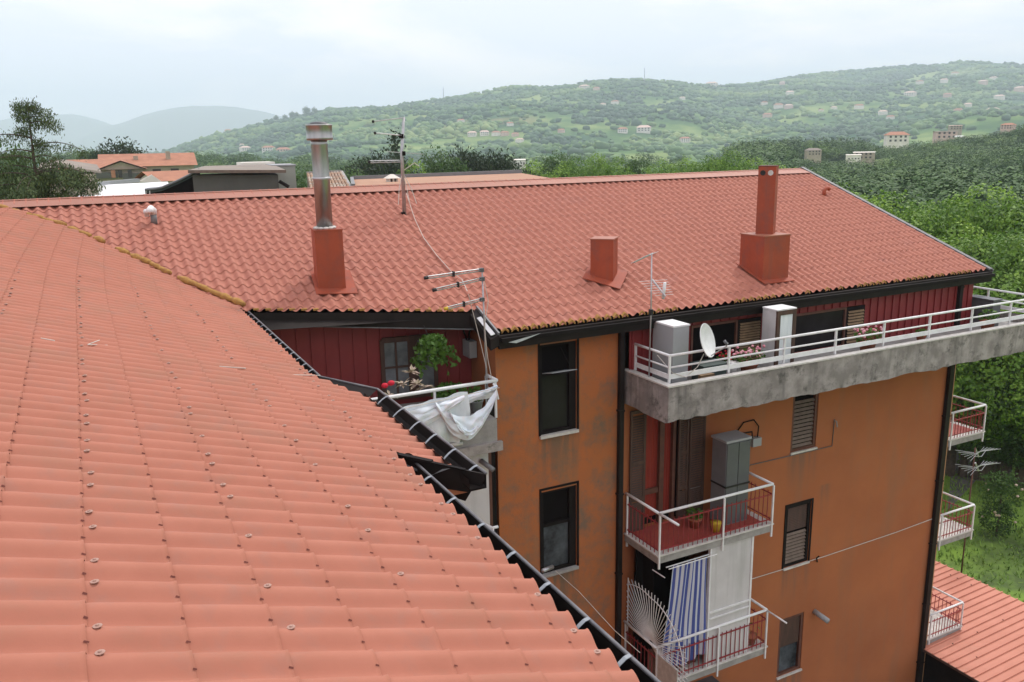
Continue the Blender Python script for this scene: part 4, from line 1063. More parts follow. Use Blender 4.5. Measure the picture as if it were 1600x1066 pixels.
for i, (x, y) in enumerate(((635, 305), (648, 345), (662, 375), (682, 402), (705, 428), (722, 440))):
    d = ray(x, y); n_ = np.array([0, -0.36932, 1]); c_ = (-3.62 - 0.36932 * 14) * S
    pts.append(Vector(d * c_ / np.dot(n_, d)) * (0.99 if i == 0 else 0.998) + Vector((0, 0, 0.05)))
pts.append(onY(730, 455, 14.0))
tag(MB().tube(pts, 0.007, 6).build('roof_cable', 'cable_pale', None), 'pale cable running down the tiles from the ridge antenna', 'cable')
# balcony antenna
an = thing('antenna', 'slim antenna mast clamped to the corner rail of the top balcony', 'antenna', (9.98, 13.5, -4.7), 'television antennas')
MB().tube([(9.93, 13.5, -4.92), (9.95, 13.5, -3.2), (9.94, 13.5, -2.16)], [0.017, 0.015, 0.012], 8).build('mast', 'alu', an, smooth=True)
mb = MB(); A, B = onY(991, 410, 13.3), onY(1020, 396, 13.55); yagi(mb, A, B, 9, 0.5, (1, 0.5, 0.05), r=0.013, double=False); mb.build('boom', 'alu', an)
mb = MB(); A, B = Vector((10.03, 13.15, -2.98)), Vector((10.0, 13.55, -2.70)); yagi(mb, A, B, 7, 0.62, (1, 0, -0.03), r=0.02, double=False); mb.build('boom', 'alu', an)
MB().tube([(10.05, 13.2, -2.72), (10.05, 13.25, -3.05)], 0.03, 8).build('dipole_box', 'white', an, smooth=True)
MB().obox((9.95, 13.5, -3.35), (0.03, 0, 0), (0, 0.04, 0), (0, 0, 0.06)).build('clamp', 'black', an)
MB().tube([(9.98, 13.3, -4.2), (10.1, 12.95, -4.5), (10.4, 12.9, -4.62), (10.7, 12.92, -4.45), (10.85, 12.92, -4.2)], 0.009, 5).build('antenna_cable', 'cable_pale', an)
# two grid antennas over the garden
g = onZ(1526, 800, -18); gx, gy = 27.0, 17.3
an = thing('antenna', 'garden mast with two small grid antennas beyond the side balconies', 'antenna', (gx, gy, -18), 'television antennas')
def PY(px, py): return onY(px, py, gy)
top_ = PY(1524, 700)
MB().tube([(top_.x + 0.02, gy, -18), (top_.x, gy, top_.z)], [0.03, 0.022], 8).build('mast', 'brown_red', an, smooth=True)
for cy in (708, 730):
    c_ = PY(1526, cy); mb = MB()
    mb.tube([c_ + Vector((-0.1, 0, 0.18)), c_ + Vector((0.12, 0, -0.16))], 0.03, 6)
    for k in range(6):
        t = (k - 2.5) / 2.5; mb.tube([c_ + Vector((-0.75, 0.3 * t, 0.05 + 0.10 * t)), c_ + Vector((0.1, 0, -0.03 * t)), c_ + Vector((0.85, 0.3 * t, 0.03 - 0.06 * t))], 0.007, 5)
    mb.tube([c_ + Vector((-0.1, -0.02, -0.1)), c_ + Vector((0.3, 0, -0.18)), c_ + Vector((0.5, 0, 0))], 0.012, 5)
    mb.build('grid_reflector', 'alu', an)
# satellite dish
dn_ = thing('satellite_dish', 'white satellite dish clamped to the top balcony rail', 'satellite dish', (10.95, 12.93, -4.14))
ax = Vector((0.62, -0.74, 0.22)).normalized(); ax = Vector((0.42, -0.82, 0.28)).normalized(); u1 = ax.cross(Vector((0, 0, 1))).normalized(); u2 = u1.cross(ax)
c_ = Vector((10.76, 12.80, -3.90)); rows = []
for i in range(8):
    r_ = 0.34 * i / 7
    rows.append([c_ + (u1 * math.cos(t) * 0.9 + u2 * math.sin(t)) * r_ + ax * (0.07 * (i / 7) ** 2) for t in [2 * math.pi * k / 28 for k in range(29)]])
mb = MB().grid(rows); mb.grid([[p - ax * 0.012 for p in r_] for r_ in rows]); mb.tube([rows[-1][k] - ax * 0.006 for k in range(29)], 0.008, 6, cap=False)
mb.build('dish', 'white', dn_, smooth=True, recalc=False)
MB().tube([c_ - ax * 0.03 - u2 * 0.1, c_ - u2 * 0.3 - ax * 0.05, Vector((11.0, 12.93, -4.14))], 0.018, 6).build('mount', 'grey_mid', dn_)
MB().tube([c_ - u2 * 0.33, c_ + ax * 0.42 - u2 * 0.18, c_ + ax * 0.46 - u2 * 0.12], 0.013, 6).build('feed_arm', 'alu', dn_)
MB().tube([c_ + ax * 0.44 - u2 * 0.16, c_ + ax * 0.40 - u2 * 0.06], 0.03, 8).build('receiver', 'grey_dark', dn_, smooth=True)

# ------------------------------------------------------------------ things on the top balcony
t = thing('cabinet', 'pale grey cabinet standing in the corner of the top balcony behind the dish', 'cabinet', (10.48, 13.55, -4.95))
MB().box(10.29, 10.68, 13.2, 13.88, -4.95, -3.655).build('body', 'grey_box', t)
MB().box(10.275, 10.695, 13.185, 13.895, -3.653, -3.62).build('top', 'white', t)
mb = MB()
for k in range(10): mb.box(10.681, 10.70, 13.22, 13.86, -4.9 + k * 0.12, -4.86 + k * 0.12)
mb.build('side_grille', 'black', t)
t = thing('display_fridge', 'white and brown glass fronted fridge on the top balcony', 'fridge', (13.45, 13.5, -4.95))
MB().box(13.147, 13.70, 13.34, 13.74, -4.95, -3.64).build('body', 'white_dull', t)
MB().box(13.135, 13.71, 13.30, 13.75, -3.638, -3.61).build('top', 'white', t)
MB().box(13.15, 13.24, 13.29, 13.338, -4.95, -3.64).box(13.61, 13.70, 13.29, 13.338, -4.95, -3.64).box(13.24, 13.61, 13.29, 13.338, -3.74, -3.64).box(13.24, 13.61, 13.29, 13.338, -4.95, -4.85).build('door_frame', 'brown', t)
MB().box(13.241, 13.609, 13.31, 13.32, -4.849, -3.741).build('door_glass', 'sheet_grey', t)
tag(MB().box(11.15, 11.75, 13.25, 13.65, -4.95, -4.62).box(11.12, 11.78, 13.22, 13.68, -4.62, -4.58).build('storage_box', 'green_dark', None), 'dark green storage box behind the top balcony rail', 'box')
t = MB().lathe((11.95, 13.3, -4.95), [(0.10, 0), (0.13, 0.32), (0.14, 0.34)], 14).build('bucket', 'white', None, smooth=True); tag(t, 'white bucket beside the green storage box', 'bucket')
tag(MB().box(10.95, 11.3, 13.1, 13.2, -4.93, -4.72).build('wooden_crate', 'louver_tan', None), 'small wooden crate at the foot of the green storage box', 'crate')

def flower_pot(x, y, z, m, label, sc=1.0, n=120, pot='terracotta', wide=1.0, leaf='leaf_bright', group='flower pots on the balconies', pw=0.2):
    t = thing('potted_plant', label, 'potted plant', (x, y, z), group)
    MB().lathe((x, y, z), [(pw * 0.7 * sc, 0), (pw * sc, 0.24 * sc), (pw * 1.1 * sc, 0.25 * sc), (pw * 1.1 * sc, 0.28 * sc)], 14).build('pot', pot, t, smooth=True)
    MB().leaves((x, y, z + 0.42 * sc), (0.30 * sc * wide, 0.25 * sc, 0.18 * sc), n, 0.11 * sc).build('foliage', leaf, t, recalc=False)
    if m:
        mb = MB()
        for _ in range(34):
            a, r_ = rg.uniform(0, 6.28), rg.uniform(0, 1) ** 0.5
            mb.ellip((x + 0.32 * sc * wide * r_ * math.cos(a), y + 0.26 * sc * r_ * math.sin(a), z + (0.5 + rg.uniform(-0.06, 0.14)) * sc), (0.035 * sc, 0.035 * sc, 0.03 * sc), 6, 4)
        join(next(c for c in t.children if c.name.startswith('foliage')), mb.build('flowers', m, t))
    return t
flower_pot(12.35, 13.25, -4.93, 'pink', 'pink and red flowers in a pot left of the glass fronted fridge', 0.95, wide=1.4)
flower_pot(15.95, 13.25, -4.90, 'pink', 'red and pink flowers in a pot near the right attic window', 0.95, wide=1.5)
flower_pot(20.45, 13.35, -4.90, None, 'yellow green plant in a brown pot at the far end of the top balcony', 0.9, wide=1.1)
flower_pot(12.05, 13.65, -4.93, 'redflower', 'small red flowering plant beside the open attic window', 0.7)
flower_pot(18.0, 13.4, -4.93, None, 'low green plant behind the middle of the long rail', 0.55)
tag(MB().box(20.98, 21.3, 13.6, 14.3, -4.95, -4.25).box(20.95, 21.33, 13.57, 14.33, -4.249, -4.22).build('side_table', 'grey_dark', None), 'dark cupboard with pale top by the far attic corner', 'cupboard')
# middle balcony
t = thing('tall_cabinet', 'tall grey plastic cabinet on the middle balcony', 'cabinet', (12.36, 13.68, -8.46))
MB().box(12.026, 12.70, 13.46, 13.92, -8.46, -6.50).build('body', 'grey_mid', t)
MB().box(12.0, 12.72, 13.43, 13.95, -6.498, -6.45).build('top', 'grey_box', t)
MB().box(12.04, 12.355, 13.435, 13.458, -8.42, -6.53).build('door', 'grey_dark', t)
MB().box(12.375, 12.69, 13.435, 13.458, -8.42, -6.53).build('door', 'grey_dark', t)
MB().box(12.012, 12.715, 13.425, 13.93, -7.55, -7.51).build('strap_band', 'black', t)
tag(MB().lathe((11.72, 13.35, -8.46), [(0.08, 0), (0.12, 0.2), (0.13, 0.22)], 12).build('watering_pot', 'yellow', None, smooth=True), 'yellow green pot on the red floor of the middle balcony', 'pot')
flower_pot(11.45, 13.75, -8.46, None, 'green leafy plant beside the tall grey cabinet', 0.75, leaf='leaf_wood')
t = thing('gas_meter', 'grey gas meter with looped pipes on the orange wall beside the tall cabinet', 'gas meter', (13.5, WY, -7.0))
MB().box(13.42, 13.68, WY - 0.16, WY - 0.02, -7.06, -6.86).build('meter_body', 'grey_box', t)
MB().lathe((13.3, WY - 0.1, -6.92), [(0.05, 0), (0.08, 0.03), (0.08, 0.1), (0.04, 0.13)], 12).build('regulator', 'grey_dark', t, smooth=True)
MB().tube([(13.62, WY - 0.08, -6.86), (13.64, WY - 0.08, -6.6), (13.5, WY - 0.06, -6.42), (13.2, WY - 0.05, -6.44), (13.02, WY - 0.05, -6.62), (13.0, WY - 0.05, -6.85)], 0.016, 6).tube([(13.46, WY - 0.08, -6.86), (13.44, WY - 0.08, -6.70), (13.2, WY - 0.06, -6.70), (13.15, WY - 0.06, -7.0)], 0.02, 6).build('pipes', 'frame_dark', t, smooth=True)
# lower balcony: striped curtain, sunburst grille, pot
cu = thing('striped_curtain', 'blue and white striped curtain hanging inside the lower balcony', 'curtain', (10.75, 13.1, -8.85))
def stripe_mat():
    m = bpy.data.materials.new('striped_cloth'); m.use_nodes = True; n = m.node_tree; b = n.nodes['Principled BSDF']; b.inputs['Roughness'].default_value = 0.9
    a = n.nodes.new('ShaderNodeAttribute'); a.attribute_name = 'tint'; r = n.nodes.new('ShaderNodeValToRGB'); r.color_ramp.interpolation = 'CONSTANT'
    e = r.color_ramp.elements; e[0].position = 0; e[0].color = (0.50, 0.51, 0.58, 1); e[1].position = 0.5; e[1].color = (0.06, 0.085, 0.29, 1)
    n.links.new(a.outputs['Fac'], r.inputs[0]); n.links.new(r.outputs[0], b.inputs['Base Color']); return m
M['stripe'] = stripe_mat()
V, T = [], []; nx_, nz_ = 240, 26
for j in range(nz_):
    v = j / (nz_ - 1)
    for i in range(nx_):
        u = i / (nx_ - 1); pull = 0.16 * (1 - v) + 0.0
        x = lerp(10.22 + pull, 11.34, u) - 0.12 * v * (1 - u)
        ph = u * 2 * math.pi * 8.5 + 0.8 * math.sin(3 * v) * (1 - u)
        V.append((x + 0.02 * math.sin(3 * v + u * 5), 13.12 + (0.014 + 0.014 * v) * math.sin(ph * 0.6) + 0.04 * noise.noise(Vector((u * 5, v * 2, 0))), lerp(-8.87, -11.30 + 0.05 * math.sin(u * 9), v)))
        T.append(((u * 8.0 + 0.15) % 1.0))
F = [(j * nx_ + i, j * nx_ + i + 1, (j + 1) * nx_ + i + 1, (j + 1) * nx_ + i) for j in range(nz_ - 1) for i in range(nx_ - 1)]
V = np.array(V) - np.array(cu.location)
me = np_mesh('cloth', V, np.array(F), 'stripe', np.array(T)); me.polygons.foreach_set('use_smooth', [True] * len(F))
o = bpy.data.objects.new('cloth', me); col.objects.link(o); o.parent = cu
MB().tube([(10.2, 13.12, -8.84), (11.38, 13.12, -8.83)], 0.014, 6).build('curtain_rod', 'white', cu)
fg = thing('fan_grille', 'white sunburst metal grille fanned out at the left end of the lower balcony', 'grille', (9.99, 13.2, -10.7))
C0 = Vector((9.99, 13.30, -10.72))
def fanp(t, r_): return C0 + Vector((0, math.cos(t) * r_, math.sin(t) * r_))
n_sp = 38
for k in range(n_sp):
    t = lerp(R(4), R(200), k / (n_sp - 1))
    L = min(0.95 / math.cos(t) if t < R(60) else 9, lerp(1.55, 1.24, min(1, max(0, (t - R(40)) / R(40)))))
    MB().tube([fanp(t, 0.1), fanp(t, L)], 0.0088, 5).build('spoke', 'white', fg)
MB().tube([fanp(lerp(R(47), R(198), k / 30), lerp(1.36, 1.10, min(1, k / 8))) for k in range(31)], 0.011, 6).build('arc_bar', 'white', fg, smooth=True)
MB().tube([Vector((9.99, 14.2, -9.55)), Vector((9.99, 14.2, -11.2))], 0.014, 6).build('upright', 'white', fg)
MB().tube([C0 + Vector((0, 0.9, -0.02)), C0, C0 + Vector((0, -1.25, -0.75))], 0.014, 6).build('base_bar', 'edge', fg)
flower_pot(12.86, 13.32, -11.58, None, 'red flower pot on the lower balcony behind the dark red bars', 0.8, n=10, pot='terracotta', pw=0.2)
# recess balcony
t = thing('potted_plant', 'pale variegated plant with red flowers beside the recess window', 'potted plant', (4.9, 14.25, -5.12), 'flower pots on the balconies')
MB().lathe((4.9, 14.2, -5.12), [(0.12, 0), (0.17, 0.3), (0.18, 0.33)], 12).build('pot', 'terracotta', t, smooth=True)
mb = MB()
for cx_, cz_, n_ in ((4.88, -4.25, 1), (5.15, -4.30, 1), (4.62, -4.42, 1), (5.05, -4.05, 1), (5.3, -4.38, 1)):
    for k in range(15):
        a = rg.uniform(0, 6.28); e_ = rg.uniform(-0.2, 0.9); L = rg.uniform(0.13, 0.22)
        c_ = Vector((cx_, 14.1, cz_)); d = Vector((math.cos(a) * math.cos(e_), math.sin(a) * math.cos(e_), math.sin(e_))); s_ = d.cross(Vector((0, 0, 1))).normalized() * 0.03
        mb.add([c_, c_ + d * L * 0.5 + s_, c_ + d * L - Vector((0, 0, 0.03)), c_ + d * L * 0.5 - s_], [(0, 1, 2, 3)])
mb.build('foliage', 'pale_leaf', t, recalc=False)
mb = MB()
for cx_, cz_ in ((4.52, -4.21), (4.64, -4.18)): mb.ellip((cx_, 14.05, cz_), (0.07, 0.06, 0.05), 8, 5)
join(next(c for c in t.children if c.name.startswith('foliage')), mb.build('flowers', 'redflower', t, smooth=True))
t = thing('hanging_plant', 'bright green trailing plant hanging by the recess window', 'hanging plant', (5.9, 14.9, -3.9), 'trailing plants in the recess')
MB().lathe((5.70, 14.7, -3.86), [(0.08, 0), (0.13, 0.16), (0.14, 0.17)], 12).build('pot', 'brown', t, smooth=True)
MB().tube([(5.70, 14.7, -3.7), (5.65, 15.0, -3.35)], 0.006, 5).build('hanger', 'black', t)
mb = MB()
for k in range(46):
    a = rg.uniform(0, 6.28); R0 = rg.uniform(0.2, 0.55); p = Vector((5.70, 14.7, -3.66))
    pts = []
    for q in range(8):
        f_ = q / 7; pts.append(p + Vector((math.cos(a) * R0 * f_, math.sin(a) * R0 * f_, 0.10 * math.sin(f_ * 3) - 0.52 * f_ ** 2.2 * rg.uniform(0.6, 1.1))))
    for q in pts[1:]: mb.leaves(q, (0.05, 0.05, 0.05), 3, 0.11, droop=1.2)
mb.build('foliage', 'leaf_bright', t, recalc=False)
t = thing('hanging_plant', 'darker fern lower down under the hanging plant', 'plant', (5.95, 14.6, -5.12), 'trailing plants in the recess')
MB().lathe((5.95, 14.6, -5.12), [(0.12, 0), (0.17, 0.34), (0.18, 0.36)], 12).build('pot', 'brown', t, smooth=True)
MB().leaves((5.95, 14.5, -4.66), (0.36, 0.3, 0.17), 260, 0.12, droop=0.7).build('foliage', 'leaf_wood', t, recalc=False)
flower_pot(6.45, 14.35, -5.1, None, 'small green plant in a grey pot by the recess rail corner', 0.85, pot='grey_box', wide=0.7, pw=0.15)
t = thing('meter_box', 'blue grey meter box with wires on the side wall of the recess', 'meter box', (6.80, 15.2, -4.1))
MB().box(6.66, 6.82, 15.08, 15.42, -4.22, -3.88).build('box_body', 'grey_box', t)
MB().tube([(6.75, 15.3, -3.88), (6.72, 15.2, -3.7), (6.8, 15.1, -3.55)], 0.02, 6).tube([(6.70, 15.3, -3.88), (6.66, 15.36, -3.68), (6.74, 15.45, -3.52)], 0.02, 6).build('wires', 'frame_dark', t)
# laundry over the recess rail
t = thing('laundry_sheet', 'white and pale blue sheet bunched over the rail of the recess balcony', 'sheet', (5.6, 13.7, -4.6), 'laundry on the recess balcony')
V = []; nu, nv = 60, 26
for j in range(nv):
    v = j / (nv - 1)
    for i in range(nu):
        u = i / (nu - 1); x = lerp(4.1, 6.0, u)
        low_ = lerp(-5.05, -5.40, min(1, u * 1.25)) + (0.12 if u > 0.9 else 0)
        top2 = lerp(-4.62, -4.47, u)
        z = lerp(top2, low_, v) + 0.03 * noise.noise(Vector((u * 6, v * 4, 1)))
        y = 13.76 - 0.10 * math.sin(v * 2.6) - 0.05 * noise.noise(Vector((u * 9, v * 2, 4))) - 0.03 * math.sin(u * 26 + v * 3)
        V.append((x - 0.25 * v * (1 - u), y, z))
F = [(j * nu + i, j * nu + i + 1, (j + 1) * nu + i + 1, (j + 1) * nu + i) for j in range(nv - 1) for i in range(nu - 1)]
me = np_mesh('cloth', np.array(V) - np.array(t.location), np.array(F), 'sheet_grey'); me.polygons.foreach_set('use_smooth', [True] * len(F))
o = bpy.data.objects.new('cloth', me); col.objects.link(o); o.parent = t
def swag(name, p0, p1, sag, wtop, hang, m, n=48, seed=0, parent=None):
    V = []; nv = 14
    for j in range(nv):
        v = j / (nv - 1)
        for i in range(n):
            u = i / (n - 1); c_ = Vector(p0).lerp(Vector(p1), u)
            s_ = sag * 4 * u * (1 - u)
            V.append((c_.x + 0.03 * noise.noise(Vector((u * 6, v * 3, seed))), c_.y - 0.06 * math.sin(v * 3.1) - 0.05 * noise.noise(Vector((u * 8, v * 5, seed))), c_.z - s_ - hang * v * (0.35 + 0.9 * math.sin(u * 3.1)) + 0.015 * math.sin(v * 14 + u * 5)))
    F = [(j * n + i, j * n + i + 1, (j + 1) * n + i + 1, (j + 1) * n + i) for j in range(nv - 1) for i in range(n - 1)]
    me = np_mesh(name, np.array(V) - np.array(parent.location), np.array(F), m); me.polygons.foreach_set('use_smooth', [True] * len(F))
    o = bpy.data.objects.new(name, me); col.objects.link(o); o.parent = parent
swag('folded_top', (4.15, 13.68, -4.68), (5.85, 13.60, -4.47), 0.04, 0, 0.26, 'sheet', parent=t, seed=2)
swag('hanging_fold', (5.30, 13.60, -4.52), (6.52, 13.62, -4.48), 0.40, 0, 0.36, 'sheet', parent=t, seed=5)
swag('bunched_fold', (5.55, 13.56, -4.72), (6.25, 13.60, -4.90), 0.30, 0, 0.15, 'sheet', parent=t, seed=9)
t = thing('towel', 'pale blue towel draped along the right end of the recess rail', 'towel', (6.2, 13.8, -4.5), 'laundry on the recess balcony')
swag('cloth', (5.35, 13.80, -4.62), (6.62, 13.80, -4.44), 0.02, 0, 0.13, 'sheet', parent=t, seed=12)
MB().tube([(6.58, 13.84, -4.42), (6.60, 13.78, -4.5), (6.64, 13.76, -4.72)], 0.02, 6).build('tie', 'white', t)
tag(MB().tube([(2.6, 13.62, -4.55), (4.6, 13.62, -4.56), (6.6, 13.62, -4.45)], 0.007, 5).build('clothes_line', 'cable_pale', None), 'thin clothes line under the recess rail', 'clothes line')

# ------------------------------------------------------------------ low red roof and garden on the right
t = thing('low_building', 'low outbuilding with a ribbed salmon metal roof below the right corner', 'building', (22.8, 14, -18))
lr = MB()
lr.grid([[(20.45, y, -14.62), (25.08, y, -14.42)] for y in (6, 18.2)])
lro = lr.build('roof', 'tile_low', t, recalc=False)
mb = MB(); y = 6.1
while y < 18.2:
    mb.hexa([(20.43, y - 0.02, -14.61), (25.08, y - 0.02, -14.41), (25.08, y + 0.02, -14.41), (20.43, y + 0.02, -14.61)], [(20.43, y - 0.012, -14.575), (25.08, y - 0.012, -14.375), (25.08, y + 0.012, -14.375), (20.43, y + 0.012, -14.575)]); y += 0.25
join(lro, mb.build('roof_rib', 'tile_low', lro))
box('wall', 'frame_dark', t, 20.9, 24.9, 6.2, 18.0, -18, -14.72)
MB().bar((20.44, 6, -14.66), (20.44, 18.2, -14.66), 0.02, 0.07).build('gutter_edge', 'brown', t)
mb = MB()
for k in range(40):
    x = rg.choice((21.3, 22.4, 23.6, 24.6)); y = 6.1 + 0.25 * rg.randint(10, 46)
    mb.lathe((x, y, -14.575 + (x - 20.43) * 0.043), [(0.022, 0), (0.022, 0.01), (0.008, 0.02)], 6)
mb2 = mb.build('roof_screw', 'frame_dark', t); join(lro, mb2)
p = [onZ(x, y, -17.99) for x, y in ((1490, 700), (1524, 705), (1530, 745), (1480, 800))]
tag(MB().add([(p_.x, p_.y, -17.99) for p_ in p], [(0, 1, 2, 3)]).build('path', 'dirt', None), kind='structure')
#PART4
# ------------------------------------------------------------------ vegetation
def leaf_cloud(lobes, n, size, seed, asp=0.5, droop=0.2, fill=0.35, tang=0.0):
    r_ = np.random.default_rng(seed)
    L = np.array([l[:3] for l in lobes]); Rr = np.array([l[3:6] for l in lobes])
    wts = Rr.prod(1) ** (2 / 3); wts /= wts.sum()
    nc = max(8, n // 9)                       # small sprays of leaves
    li = r_.choice(len(lobes), nc, p=wts)
    d = r_.normal(size=(nc, 3)); d /= np.linalg.norm(d, axis=1)[:, None]
    rad = 1 - fill * r_.random(nc) ** 1.5
    cc = L[li] + d * Rr[li] * rad[:, None]
    ti = np.clip(r_.normal(0.45, 0.16, nc) + r_.normal(0, 0.16, len(lobes))[li], 0, 1)
    ci = r_.integers(0, nc, n)
    c = cc[ci] + r_.normal(size=(n, 3)) * size * 0.9
    a = r_.normal(size=(n, 3)); a[:, 2] -= droop * 2; a /= np.linalg.norm(a, axis=1)[:, None]
    b = np.cross(a, d[ci] * 0.7 + r_.normal(size=(n, 3)) * 0.6); b /= np.linalg.norm(b, axis=1)[:, None] + 1e-9
    if tang:
        nn_ = d[ci] + r_.normal(size=(n, 3)) * tang; nn_ /= np.linalg.norm(nn_, axis=1)[:, None]
        a = np.cross(nn_, r_.normal(size=(n, 3))); a /= np.linalg.norm(a, axis=1)[:, None] + 1e-9; b = np.cross(nn_, a)
    s_ = size * r_.uniform(0.6, 1.3, n)[:, None]
    V = np.stack([c - a * s_ * 0.5, c + b * s_ * asp * 0.5, c + a * s_ * 0.5, c - b * s_ * asp * 0.5], 1).reshape(-1, 3)
    F = np.arange(4 * n).reshape(-1, 4)
    T = np.repeat(np.clip(ti[ci] + r_.normal(0, 0.1, n), 0, 1), 4)
    return V, F, T
def crown_lobes(h, r_, seed, kind='round'):
    q = random.Random(seed); lb = []
    if kind == 'round':
        for k in range(13):
            a = q.uniform(0, 6.28); f_ = q.uniform(0, 1); rr = r_ * (0.30 + 0.35 * (1 - f_)) ; z = h * (0.38 + 0.5 * f_)
            d = r_ * 0.62 * math.sqrt(max(0, 1 - (f_ - 0.25) ** 2 * 1.3)) * q.uniform(0.55, 1)
            lb.append((math.cos(a) * d, math.sin(a) * d, z, rr * q.uniform(0.8, 1.2), rr * q.uniform(0.8, 1.2), rr * 0.85))
        lb.append((0, 0, h * 0.82, r_ * 0.42, r_ * 0.42, r_ * 0.5)); lb.append((0, 0, h * 0.55, r_ * 0.6, r_ * 0.6, r_ * 0.6))
    elif kind == 'pine':
        for k in range(10):
            a = q.uniform(0, 6.28); d = r_ * q.uniform(0.2, 0.75); z = h * q.uniform(0.55, 0.9)
            lb.append((math.cos(a) * d, math.sin(a) * d, z, r_ * 0.36, r_ * 0.36, r_ * 0.26))
        lb.append((0, 0, h * 0.88, r_ * 0.4, r_ * 0.4, r_ * 0.28))
    elif kind == 'cone':
        for k in range(16):
            f_ = k / 15; a = k * 2.4; rr = r_ * (1 - f_) * 0.55
            lb.append((math.cos(a) * rr, math.sin(a) * rr, h * (0.2 + 0.78 * f_), max(0.25, r_ * (1 - f_) * 0.55), max(0.25, r_ * (1 - f_) * 0.55), h * 0.07))
    return lb
TP = {}
def tree_proto(key, h, r_, seed, n, size, leaf, kind='round'):
    V, F, T = leaf_cloud(crown_lobes(h, r_, seed, kind), n, size, seed, fill=0.2 if kind == 'round' else 0.35, asp=0.62 if kind != 'pine' else 0.4, tang=0.42 if kind == 'round' else 0)
    me = np_mesh('crown', V, F, leaf, T)
    q = random.Random(seed); mb = MB(); tr = max(0.08, h * 0.022)
    mb.tube([(0, 0, -0.5), (0.1 * q.uniform(-1, 1), 0.1, h * 0.3), (0.2 * q.uniform(-1, 1), 0, h * 0.6), (0, 0, h * 0.85)], [tr * 1.3, tr, tr * 0.6, tr * 0.2], 7)
    for k in range(6):
        a = q.uniform(0, 6.28); z = h * q.uniform(0.3, 0.6); L = r_ * q.uniform(0.5, 0.8)
        mb.tube([(0, 0, z), (math.cos(a) * L * 0.5, math.sin(a) * L * 0.5, z + L * 0.35), (math.cos(a) * L, math.sin(a) * L, z + L * 0.8)], [tr * 0.5, tr * 0.3, tr * 0.1], 5)
    to = mb.build('trunk', 'bark', None); tm = to.data; bpy.data.objects.remove(to)
    TP[key] = (me, tm, h)
def put_tree(key, name, label, group, p, top_z, width_scale=1.0, rz=None, cat='tree'):
    me, tm, h = TP[key]
    k = (top_z - p.z) / h
    t = thing(name, label, cat, p, group, rz if rz is not None else random.uniform(0, 6.28)); t.scale = (k * width_scale, k * width_scale, k)
    for nm, m_ in (('crown', me), ('trunk', tm)):
        o = bpy.data.objects.new(nm, m_); col.objects.link(o); o.parent = t
    return t
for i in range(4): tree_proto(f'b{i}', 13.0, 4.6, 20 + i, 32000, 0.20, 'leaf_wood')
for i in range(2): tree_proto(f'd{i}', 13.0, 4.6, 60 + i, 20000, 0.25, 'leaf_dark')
for i in range(2): tree_proto(f'p{i}', 11.0, 4.2, 40 + i, 6500, 0.32, 'pine', 'pine')
tree_proto('c0', 13.0, 3.6, 51, 6000, 0.32, 'pine', 'cone')
tree_proto('t0', 16.0, 1.7, 81, 9000, 0.15, 'leaf_wood')
tree_proto('t1', 16.0, 1.7, 82, 9000, 0.15, 'leaf_dark')
tree_proto('s0', 8.0, 3.4, 71, 2500, 0.45, 'leaf_dark'); tree_proto('s1', 8.0, 3.4, 72, 2500, 0.45, 'leaf_wood')

def gz(x, y): return hills(x, y)
# near wood on the right, from the back row forward: (px of crown centre, py of its top, distance, kind)
near_wood = [
 (1262, 272, 66, 'b0', 'green tree just behind the right end of the roof ridge'), (1300, 296, 58, 'b2', 'bright green tree behind the sloping roof edge'), (1345, 302, 56, 'b1', 'bushy bright tree right of the small bent vent pipe'),
 (1395, 300, 58, 'b3', 'tall bright tree with a pointed top above the roof edge'), (1440, 316, 55, 'b0', 'spreading bright green tree beyond the roof edge'), (1490, 308, 60, 'b2', 'broad light green tree in the back row of the near wood'),
 (1543, 288, 58, 'b1', 'tallest bright tree of the near wood at upper right'), (1592, 312, 57, 'b3', 'bright green tree cut by the right frame, back row'), (1645, 300, 58, 'b0', 'tree mostly outside the frame in the back row'),
 (1465, 372, 47, 'b1', 'mid green tree above the tip of the roof'), (1522, 368, 46, 'b3', 'leafy tree above the far end of the top balcony'), (1580, 362, 46, 'b0', 'yellow green tree behind the top balcony end'),
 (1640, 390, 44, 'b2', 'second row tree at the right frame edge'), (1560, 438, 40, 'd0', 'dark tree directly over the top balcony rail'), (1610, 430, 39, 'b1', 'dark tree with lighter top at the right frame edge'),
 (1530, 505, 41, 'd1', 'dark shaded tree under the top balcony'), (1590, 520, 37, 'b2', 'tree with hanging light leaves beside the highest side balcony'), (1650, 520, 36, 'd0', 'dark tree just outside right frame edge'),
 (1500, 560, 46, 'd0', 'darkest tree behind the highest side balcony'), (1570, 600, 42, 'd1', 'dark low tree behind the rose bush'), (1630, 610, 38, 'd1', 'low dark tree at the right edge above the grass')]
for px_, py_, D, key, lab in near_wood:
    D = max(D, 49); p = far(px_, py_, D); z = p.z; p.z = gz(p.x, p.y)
    put_tree(key, 'broadleaf_tree', lab, 'trees of the near wood on the right', p, z)
